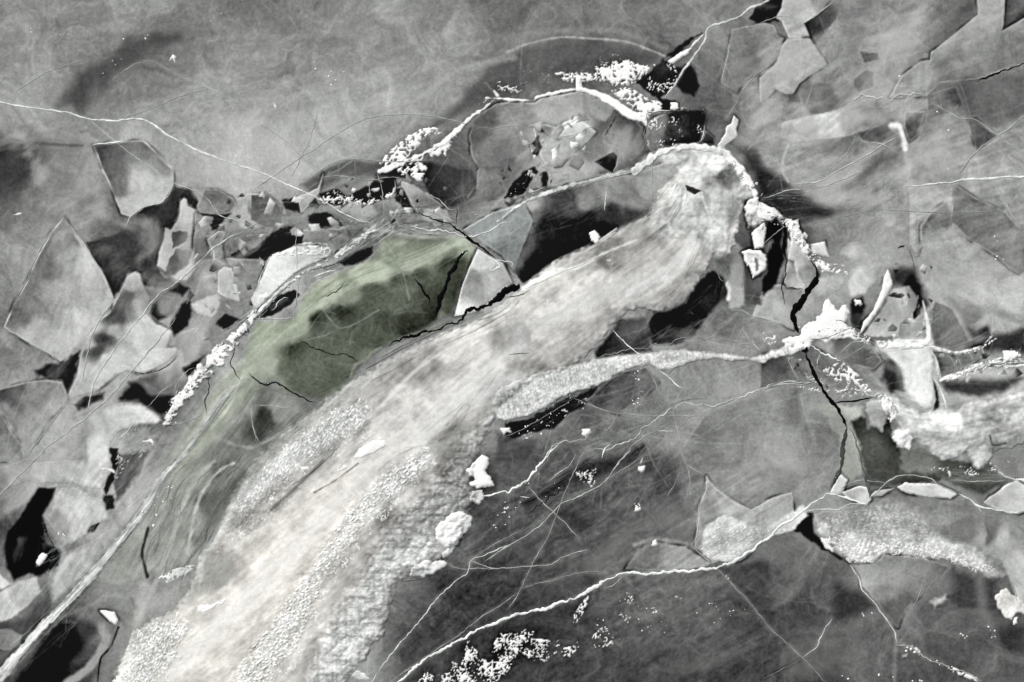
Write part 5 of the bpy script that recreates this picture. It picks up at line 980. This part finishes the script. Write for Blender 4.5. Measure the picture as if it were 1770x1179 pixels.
K('12','-10,368 60,352 100,330', 60, 'dark thin line at the foot of the triangular plate', 4, mat='water', halo=0)
K('12','1195,520 1220,570 1280,640', 190, 'dotted white crack right of the dark hollow', 4, jit=1.6)
K('12','1040,160 1070,260 1100,290', 140, 'thin curve beside the pale column', 3)
K('12','1326,480 1240,460 1180,430 1120,440', 170, 'pale crack at the foot of the pale column', 4)
K('22','228,-30,6 205,15,9 155,68,9 135,100,10 118,120,18 100,150,12 80,155,9 35,180,12 0,215,9 -20,208,10 -60,215,9 -100,225,10 -140,228,8', 242, 'jagged bright white crack leading down to the snow figure', jit=1.4)
K('22','58,234 105,240', 238, 'tiny white stick beside the jagged crack', 7, halo=0)
K('22','342,25 300,80 250,115 198,160', 185, 'short pale crack right of the jagged one', 4)
K('22','310,0 270,45 220,70', 150, 'faint curved crack between the jagged ones', 3)
K('22','-120,560 0,483 60,450 150,388 210,330 265,270 330,245 420,200 480,165 540,90 620,-10', 178, 'long pale crack rising from the great ridge to the centre', 6)
K('22','390,-10 330,110 290,200 260,275 200,430 130,560 90,640 40,740 0,800', 160, 'long steep faint crack across the dark bay', 4, rise=.006)
K('22','100,185 180,272 260,345 350,438', 178, 'straight crack cutting down to the right through the crossing', 4.5)
K('22','490,155 590,90 690,20', 155, 'faint straight crack above the crossing', 4, rise=.006)
K('22','-200,560 -90,597 0,596 110,590 215,577 280,540 400,505', 172, 'gently stepped pale crack above the long white crack', 5)
K('22','60,700 150,675 220,660 350,622 500,620', 145, 'dim crack just above the long white crack', 4, rise=.006)
K('22','870,-10 905,70 1005,130', 165, 'pale crack running to the point of the bubbly plate', 4)
K('22','885,0 905,80 920,160 900,260', 150, 'broad faint streak left of the bubbly plate', 6, rise=.004)
K('22','870,90 860,140 800,250', 140, 'faint branching scratch in the dark ice left of the bubbly plate', 4, rise=.004)
K('22','965,265 960,380 950,450 935,490 1050,590', 178, 'pale left edge crack of the bubbly plate', 5)
K('21','1345,460,5 1200,520,5 1110,560,6 1080,620,5 960,720,6 880,820,6 780,940,6 700,1030,5 590,1190,5', 208, 'straight dotted crack across the lower bay beside the great ridge', jit=.8)
K('21','990,575 1030,598 1150,602 1326,597', 165, 'thin level crack at the top of the lower bay', 4)
K('21','1345,410 1200,490 1100,560', 160, 'upper twin of the thin crack leaving the great ridge', 3)
K('21','725,1190,12 780,1140,13 850,1080,13 1000,990,14 1150,910,14 1250,870,14 1326,835,15 1446,812,15 1576,770,14 1726,700,15 1826,640,17 1906,628,15 2086,618,13 2316,603,13 2376,585,13 2486,540,13 2566,480,13 2652,405,12 2740,345,10 2820,285,9 2930,215,8', 238, 'longest bright white crack sweeping from the bottom edge to the right', halo=.35, jit=1.3)
K('21','680,1190 860,1060 1040,940 1150,850 1250,790 1345,720', 150, 'faint crack shadowing the longest white one near the bottom', 5, rise=.006)
K('22','1055,595 1130,672 1230,780 1326,900 1480,1040 1620,1190', 140, 'dim straight crack running down to the bottom right', 6)
K('22','490,700 540,680 580,640', 180, 'short spur on the longest white crack', 5)
K('23','345,855 300,932 262,1000 200,1060', 190, 'dotted pale crack crossing in the lower right', 6, jit=1.4)
K('23','200,1060 100,1110 -10,1165', 120, 'fading tail of the dotted pale crack', 4, rise=.006)
K('23','440,578 485,650 500,700 560,770 620,850 665,920 680,975', 208, 'pale crack down the left side of the funnel-shaped plate', 7)
K('23','680,975 760,1012 830,1050 960,1110 1050,1140 1105,1172', 170, 'lumpy crack continuing to the bottom right corner', 7, jit=1.8)
K('23','832,615 790,740 740,830 710,890', 150, 'thin upright crack right of the funnel-shaped plate', 4, rise=.006)
K('23','200,310 310,300 380,300 450,272 520,270', 208, 'bright curved crack over the dark slot', 5)
K('23','310,218,7 370,225,7 430,242,9 520,275,10', 238, 'bright front edge of the tilted plates', 7)
K('23','560,225 600,190 640,150 700,128 760,124 850,145 890,175 990,215', 178, 'arching pale crack above the long white slab', 6)
K('23','990,218,8 1060,255,8 1100,282,10 1200,305,9 1300,322,9', 225, 'bright crack under the white triangular plate')
K('23','1095,285,8 1105,312,10', 230, 'short white stub below the bright crack at right', 8, halo=0)
K('23','395,222 400,190 460,158 540,155 640,168', 165, 'faint loop crack behind the tilted plates', 4)
K('23','950,150 1100,158 1240,152', 165, 'thin level crack under the right-hand ridge', 5)
K('23','1190,100 1230,130 1290,150', 205, 'short bright crack entering the snowy knot', 6)
K('23','1345,235 1310,205 1300,180', 220, 'short crack on the white triangular plate', 5)
K('23','1290,765 1260,660 1225,560', 170, 'faint edge crack of the milky tongue at the right edge', 5, rise=.006)
K('13','235,605,5 290,640,7 340,672,8 400,690,7', 238, 'white crack cutting the glassy dome', jit=1.4)
K('13','290,650 275,690 268,730', 215, 'short downward branch of the white crack on the dome', 4)
K('13','400,640 460,590 540,595', 190, 'pale crack over the top of the glassy dome', 4)
K('13','395,690 470,640 520,610', 160, 'fine scratch inside the glassy dome', 3)
K('13','240,580 340,560 440,520 470,555 540,600', 215, 'white crack linking the drift and the dome', 5)
K('13','430,440 440,500 470,545 550,590 600,650 610,700', 160, 'curved dim edge right of the glassy dome', 4)
K('13','862,765,5 900,840,8 935,930,12', 225, 'white spindle crack at the foot of the cascade')
K('13','920,650 955,680 985,730', 175, 'first pale bar across the segmented plate', 4)
K('13','980,655 1010,720', 175, 'middle pale bar across the segmented plate', 4)
K('13','1030,640 1060,670 1065,700', 175, 'last pale bar across the segmented plate', 4)
K('13','490,820 530,860 570,870', 225, 'white crack leading into the right-hand ridge', 6)
K('13','95,620 130,700 170,770 210,800', 165, 'thin crack left of the lower black crack', 4)
K('13','-20,845 60,815 180,808 235,835', 170, 'soft pale crack under the end of the arm', 7)
K('13','725,100 760,180 775,260', 80, 'thin dark line above the black gap', 3, mat='ice', halo=0)
K('13','0,100 60,40 110,0', 175, 'thin crack over the black pool by the ridge head', 3)
K('13','1165,455 1165,560', 205, 'upright pale line at the corner of the huge milky plate', 4, halo=0)
K('13','1130,720 1170,708 1260,705 1340,700', 60, 'dark thread along the right-hand seam', 4, mat='water', halo=0)
K('13','180,860 200,1000 195,1060 210,1130 250,1200', 140, 'faint double line left of the lower black crack', 5, rise=.004)
K('13','30,1020 120,1060 200,1085', 165, 'faint scratch on the wide smooth plate', 3)
K('13','350,905 430,895 510,885 560,870', 40, 'dark underline of the tooth-like beads', 9, mat='water', halo=0)
K('13','370,495,3 372,480,3 430,500,3', 90, 'hairline on the star-shaped drift', 3, halo=0, mat='water')
O('13','106,-15,20 112,50,22 102,110,20 105,150,16 120,176,8', 'black slot dropping from the ridge head')
O('13','120,170 110,250 96,320 100,370 106,402', 'thin dark fissure left of the wide black crack', 6, tone=30)
O('13','232,175,6 270,232,12 268,262,22 242,310,34 200,370,44 160,430,34 155,470,32 168,520,28 182,550,8', 'wide black open crack right of the ridge head')
O('13','120,308 160,320 205,325', 'small dark side fissure of the wide crack', 6, tone=60, halo=0)
O('13','195,640,30 215,630,46 225,615,10', 'black three-cornered hole in the snow drift', 40, jit=1.5)
O('13','208,650,12 250,740,18 300,830,20 350,900,18 400,980,19 422,1030,19', 'long black open crack below the snow drift')
O('13','421,1030,24 412,1090,24 398,1160,22 385,1245,18 350,1325,12', 'grey-green lower leg of the long open crack', tone=74, tint='y', halo=0)
O('13','440,1025,5 470,1095,6 492,1180,7 518,1260,9 532,1330,12 540,1390,18', 'thin forked fissure beside the grey-green leg', tone=92, tint='y', halo=0)
O('11','990,-10,6 1030,15,12 1060,38,10 1100,75,16 1160,112,12 1222,166,7', 'black jagged crack above the tip of the green window')
O('11','1090,128,10 1040,165,18 1000,250,22 965,330,26 942,410,24 920,472,12', 'black curved chasm closing the right end of the green window', tone=8, tint='g', jit=1.4)
O('11','1345,290,44 1300,330,42 1240,362,32 1190,400,26 1140,425,20 1090,440,16 1050,480,12 980,512,9 870,542,12 800,565,14 740,580,10 690,605,6', 'black crack along the foot of the pale triangular plate', jit=1.8)
O('11','230,580 260,600 300,622 400,655 470,655 530,695', 'fine dark crack crossing the green window', 5, tone=28, tint='g')
O('11','-30,750,5 0,780,8 50,806,10 100,800,10 160,830,12 200,852,7 260,885,7 320,897,6', 'grey-lined dark crack at the near end of the green window', tone=52, tint='c')
O('11','340,360 380,355 430,325 455,295', 'small dark scratch in the pale part of the green window', 6, tone=82, tint='g')
O('11','810,270 850,310 880,360 895,400', 'short dark rent inside the green window', 12, tone=34, tint='g')
O('10','1195,620 1175,700 1200,750 1225,790', 'fine dark crack at the lower left of the green window', 5, tone=60, tint='y')
O('10','1065,775 1068,820 1045,890 1055,955', 'thin dark crack right of the rubble ridge', 6, tone=70)
O('10','1285,775 1326,800', 'stub of dark crack near the green window', 8, tone=60, tint='c')
O('12','-5,655 60,658 100,650', 'thin dark fissure on the surface of the great ridge', 4, tone=70, halo=0)
O('12','757,420 762,435', 'tiny dark notch in the lobe of the great ridge', 5, tone=50, halo=0)
O('01','822,1080 900,1110 990,1140 1030,1170', 'dark wavering crack left of the blue-grey plate', 6, tone=30)
O('01','1030,1060 1028,1140', 'upright dark crack near the lumpy crest', 5, tone=40, halo=0)
O('02','110,880 90,930 55,985', 'curling black crack under the smashed plate', 14, tone=10)
O('22','310,150 250,210 160,270 100,325', 'dotted black fissure near the fine crossing cracks', 5, tone=12, halo=0, jit=2)

# very fine hair cracks frozen inside the sheet
HL = random.Random(12)
def web(cx, cy, rx, ry, n, lo, hi, amin, amax, ang=None, sp=.5):
    for _ in range(n):
        x = cx+HL.uniform(-rx, rx); y = cy+HL.uniform(-ry, ry); a = HL.uniform(0, 6.28) if ang is None else R(ang)+HL.gauss(0, sp)
        l = HL.uniform(lo, hi); q = []; 
        for k in range(5): q.append(f'{x:.0f},{y:.0f}'); x += l/4*math.cos(a); y += l/4*math.sin(a); a += HL.gauss(0, .13)
        H('p', ' '.join(q), HL.uniform(amin, amax), HL.uniform(.7, 1.5))
web(1060, 700, 160, 70, 44, 60, 240, .12, .38, -18, .5)
web(1200, 560, 110, 60, 26, 50, 150, .12, .34)
web(1130, 700, 30, 40, 12, 60, 160, .15, .4, 70, .3)
web(1000, 830, 150, 80, 26, 60, 260, .10, .30, -45, .4)
web(1150, 870, 100, 60, 12, 50, 150, .08, .25)
web(820, 1020, 150, 100, 12, 60, 240, .06, .18, -40, .4)
web(560, 370, 120, 45, 30, 50, 180, .15, .42, -15, .5)
web(740, 360, 110, 45, 24, 40, 140, .15, .45)
web(500, 290, 120, 60, 14, 60, 200, .10, .28)
web(400, 410, 100, 60, 16, 50, 170, .10, .32, -40, .6)
web(200, 640, 150, 150, 16, 60, 220, .08, .25, -50, .4)
web(80, 780, 80, 60, 10, 60, 200, .10, .26, -52, .2)
web(860, 390, 70, 50, 18, 40, 120, .15, .4)
web(620, 560, 150, 70, 20, 40, 160, .08, .24)
web(1430, 340, 110, 60, 18, 80, 260, .10, .30, -20, .35)
web(1600, 300, 170, 160, 16, 80, 280, .06, .22)
web(1520, 130, 110, 90, 10, 80, 200, .06, .2, -70, .3)
web(1240, 150, 70, 80, 8, 60, 160, .08, .22)
web(300, 160, 280, 120, 16, 100, 300, .04, .14, -25, .5)
web(700, 120, 260, 90, 12, 100, 300, .03, .12, -25, .5)
web(1480, 620, 110, 60, 22, 30, 120, .15, .4, -20, .6)
web(1600, 640, 120, 40, 14, 40, 140, .12, .35, -10, .4)
web(1400, 740, 90, 80, 10, 60, 200, .08, .25)
web(1300, 1060, 140, 90, 10, 80, 240, .05, .18)
web(1560, 1060, 160, 90, 12, 60, 220, .06, .2)
web(1260, 780, 60, 60, 6, 60, 160, .08, .2)
web(330, 800, 60, 120, 16, 60, 200, .08, .28, 118, .2)
web(60, 1080, 60, 60, 16, 40, 160, .12, .35, -50, .12)
web(870, 320, 40, 30, 8, 40, 110, .1, .3)
web(980, 230, 80, 60, 14, 40, 130, .1, .3)
# ------------------------------------------------------------------ everything above is laid: make the meshes
COLF = COL.copy()
COLF = COLF*(1-.75*np.clip(DARK, 0, 1)[...,None]); 
def blur(a, r_):
    for ax in (0, 1):
        for _ in range(2):
            c = np.cumsum(np.concatenate([np.repeat(np.take(a, [0], ax), r_+1, ax), a, np.repeat(np.take(a, [-1], ax), r_, ax)], ax), ax, dtype=np.float64)
            n_ = a.shape[ax]; a = (np.take(c, range(2*r_+1, 2*r_+1+n_), ax)-np.take(c, range(0, n_), ax))/(2*r_+1)
    return a
lum = COLF.mean(2); COLF = COLF+((lum-blur(lum, 9))*.42+(lum-blur(lum, 2))*.2)[...,None]
COLF = COLF+15*np.sin(np.pi*np.clip(COLF, 0, 255)/255); hp = np.maximum(HAIR, 0)[...,None]; COLF = COLF+(np.array([196.,201.,199.])-COLF)*np.clip(hp, 0, 1)
from collections import deque
def components(keep):
    """labels of the 4-connected pieces of a mask, largest first"""
    lab = np.zeros(keep.shape, np.int32); n = 0; sizes = []; H_, W_ = keep.shape
    todo = keep.copy()
    for j, i in zip(*np.nonzero(keep)):
        if not todo[j, i]: continue
        n += 1; q = deque([(j, i)]); todo[j, i] = False; c = 0
        while q:
            a, b = q.popleft(); lab[a, b] = n; c += 1
            for da, db in ((1,0),(-1,0),(0,1),(0,-1)):
                u, v = a+da, b+db
                if 0 <= u < H_ and 0 <= v < W_ and todo[u, v]: todo[u, v] = False; q.append((u, v))
        sizes.append(c)
    order = np.argsort(sizes)[::-1]
    return lab, [(k+1, sizes[k]) for k in order]
def finish():
    full = (slice(0, NY), slice(0, NX))
    g = lattice_mesh('ice_sheet', full, (NF[60.]*.0015), np.ones(GX.shape, bool), COLF, 'sheet'); tag(g, kind='structure')
    byname = {}
    for name, s, z, keep, mat, lab, cat, group, kind, parent in QUEUE:
        if not keep.any(): print('EMPTY', name, lab); continue
        par = byname.get(parent)
        if kind in ('stuff', 'structure'):
            o = lattice_mesh(name, s, z, keep, COLF[s], mat, par)
            tag(o, *((None, None, None, kind) if kind == 'structure' else (lab, cat, group, kind)))
            continue
        if keep.size < 120000 or parent: L, comps = components(keep)
        else: L, comps = keep.astype(np.int32), [(1, 1)]
        o = lattice_mesh(name, s, z, L == comps[0][0], COLF[s], mat, par)
        if par is None: tag(o, lab, cat, group, kind); byname[lab] = o
        piece = {'snow_patch':'snow_fleck','rubble_ridge':'rubble_heap','snow_crest':'snow_lump'}.get(name, 'fragment')
        if par is None:
            for k, c in comps[1:40]:
                if c >= 4: lattice_mesh(piece, s, z, L == k, COLF[s], mat, o)
    for k in CRACKS: build_crack(*k)
finish()

# ------------------------------------------------------------------ loose blocks and clumps of broken ice and snow
rr = random.Random(5)
def block_mesh(name, kind, seed):
    q = random.Random(seed); n = 6 if kind == 'block' else 9; vs = []; fs = []
    if kind == 'block':                       # angular slab with a tilted, bevelled top
        ang = sorted(q.uniform(0, 2*math.pi) for _ in range(n)); rad = [q.uniform(.55, 1.0) for _ in range(n)]
        for lvl, (sc, z) in enumerate(((1.05, -.25), (1.0, .28), (.8, .42))):
            for a, r in zip(ang, rad): vs.append((r*sc*math.cos(a), r*sc*.62*math.sin(a), z+.16*math.cos(a)*(lvl > 0)))
        for l in range(2):
            for k in range(n): k2 = (k+1) % n; fs.append((l*n+k, l*n+k2, (l+1)*n+k2, (l+1)*n+k))
        fs.append(tuple(2*n+k for k in range(n)))
    else:                                     # lumpy rounded clump
        for l in range(5):
            ph = l/4*math.pi*.5
            for k in range(n):
                a = 2*math.pi*k/n+q.uniform(-.15, .15); r = math.cos(ph)*q.uniform(.7, 1.1)+.04
                vs.append((r*math.cos(a), r*.75*math.sin(a), math.sin(ph)*.55*q.uniform(.85, 1.1)-.1))
        for l in range(4):
            for k in range(n): k2 = (k+1) % n; fs.append((l*n+k, l*n+k2, (l+1)*n+k2, (l+1)*n+k))
        fs.append(tuple(4*n+k for k in range(n)))
    me = bpy.data.meshes.new(name); me.from_pydata(vs, [], fs); me.update()
    at = me.attributes.new('tone', 'FLOAT_COLOR', 'POINT')
    v = .80 if kind == 'clump' else .58
    at.data.foreach_set('color', np.tile([v, v*1.01, v, 1.0], len(vs)).astype(np.float32))
    me.materials.append(M['snow' if kind == 'clump' else 'frost'])
    if kind == 'clump':
        for p in me.polygons: p.use_smooth = True
    return me
BLK = [block_mesh('ice_block', 'block', s) for s in range(7)]; CLP = [block_mesh('snow_clump', 'clump', s) for s in range(5)]
def put(me, name, x, y, r, rz, lab, cat, group, tilt=0):
    o = bpy.data.objects.new(name, me); C.objects.link(o)
    z = float(sampler(np.array([x]), np.array([y]))[0])
    o.location = (wx_(x), wy_(y), z+.002); o.rotation_euler = (rr.uniform(-tilt, tilt), rr.uniform(-tilt, tilt), rz)
    o.scale = (r*PX, r*PX, r*PX*.7); tag(o, lab, cat, group)
def scatter(t, line, n, spread, r0, r1, kind, lab, group):
    p = curve(pts(t, line), 6)[:,:2]; seg = np.hypot(*np.diff(p, axis=0).T); L = np.concatenate([[0], np.cumsum(seg)])
    for _ in range(n):
        u = rr.uniform(0, L[-1]); x = float(np.interp(u, L, p[:,0]))+rr.gauss(0, spread); y = float(np.interp(u, L, p[:,1]))+rr.gauss(0, spread)
        r = r0+(r1-r0)*rr.random()**2.2
        if kind == 'block': put(rr.choice(BLK), 'ice_block', x, y, r, rr.uniform(0, 6.3), lab, 'ice block', group, .45)
        else: put(rr.choice(CLP), 'snow_clump', x, y, r, rr.uniform(0, 6.3), lab, 'snow clump', group)
g = 'broken blocks along the rubble ridge'
scatter('10','850,1000 900,900 1000,790 1100,690 1180,590 1260,500 1326,430', 70, 7, 1.6, 6.5, 'block', 'angular block of crushed ice heaped on the bright rubble ridge left of the green window', g)
scatter('11','0,480 100,355 220,260 400,165 540,70 640,0', 34, 4, 1.2, 4.0, 'block', 'small angular block of ice on the straight seam above the green window', 'blocks along the straight seam')
scatter('02','1140,800 1200,880 1250,980 1270,1100 1260,1200', 30, 6, 1.6, 5.5, 'block', 'angular ice block tumbled on the right shoulder of the ridge head', 'blocks by the ridge head')
scatter('13','20,-50 120,0 180,90 250,150 340,185', 34, 6, 1.4, 4.5, 'block', 'angular ice block on the spur right of the black slot', 'blocks on the frosty spur')
scatter('01','440,1000 560,1030 700,1000 800,1080 1000,1070 1100,1060', 36, 9, 1.0, 3.5, 'block', 'little ice block strewn in the black cracks left of centre', 'blocks in the black cracks')
scatter('13','900,780 1040,740 1160,710 1326,700', 22, 4, 1.2, 4.0, 'block', 'small ice block on the frayed seam at the right edge', 'blocks on the right seam')
scatter('13','130,590 220,560 330,540 430,520', 14, 8, 1.5, 4.0, 'block', 'ice block half buried in the star-shaped drift', 'blocks in the snow drift')
scatter('02','0,960 60,960 120,900 190,920', 14, 6, 1.0, 3.4, 'block', 'ice block beside the curling black crack under the smashed plate', 'blocks by the curling crack')
scatter('20','300,425 335,425', 4, 2, 1.0, 2.6, 'clump', 'tiny snow clump right of the black pool', 'clumps by the black pool')
scatter('20','700,340 760,350 810,270 900,150', 12, 6, .9, 3.6, 'clump', 'small snow clump on the diagonal frost seam', 'clumps on the diagonal seam')
scatter('12','650,735 645,790', 4, 2, 1.2, 2.6, 'clump', 'round snow dot below the arm in the middle', 'dots below the arm')
scatter('12','20,1070 200,1000 350,900', 20, 8, .8, 2.4, 'clump', 'white snow dot in the black channel under the arm', 'dots in the black channel')
scatter('12','600,920 640,905 700,850', 8, 4, .8, 1.8, 'clump', 'fine snow dot in the web of cracks', 'dots in the web of cracks')
scatter('22','450,870 650,830 850,860 1100,820 1150,880', 30, 14, .7, 1.7, 'clump', 'stray snow grain on the dark lower bay', 'stray grains in the lower bay')
scatter('22','0,300 120,180 300,150', 12, 12, .7, 1.6, 'clump', 'stray snow grain near the fine crossing cracks', 'stray grains by the crossing')
scatter('23','690,985 800,1040 870,1080 1000,1130', 14, 4, .9, 3.2, 'clump', 'snow bead along the lumpy crack at the lower right', 'beads on the lumpy crack')
scatter('23','1120,840 1180,950 1200,940', 6, 5, .9, 2.4, 'clump', 'snow bead on the soft band at the lower right', 'beads on the soft band')
scatter('23','490,835 560,825', 6, 2, .9, 2.0, 'clump', 'snow bead left of the funnel-shaped plate', 'beads by the funnel plate')
scatter('23','1010,940 1030,955', 4, 3, .9, 2.0, 'clump', 'snow bead right of the shell-shaped bubbles', 'beads by the bubbles')
scatter('23','400,1120 440,1175 560,1170 880,1175', 8, 6, 1.2, 3.0, 'clump', 'snow clump at the bottom edge on the right', 'clumps at the bottom edge')
scatter('21','1150,375 1200,400 1290,310 1300,290', 10, 5, .9, 2.6, 'clump', 'snow crumb beside the cauliflower lump', 'crumbs beside the great ridge')
scatter('13','1170,40 1210,130 1205,170', 5, 4, 1.0, 2.2, 'clump', 'white dot on the plate at the right edge', 'dots at the right edge')
scatter('03','620,410 640,410 675,412 865,525 930,850 840,795', 9, 4, 1.0, 2.4, 'clump', 'white dot on the grey plates at the upper right', 'dots in the upper right')
scatter('00','160,85 170,150 700,190 1225,40 1230,10', 9, 5, .9, 2.0, 'clump', 'white dot on the open grey ice at the top left', 'dots at the top left')
scatter('01','205,318 380,365 390,430 540,170 590,210 700,150', 8, 4, .9, 2.0, 'clump', 'white dot on the open grey ice at the top middle', 'dots at the top middle')
print('objects', len(bpy.data.objects))
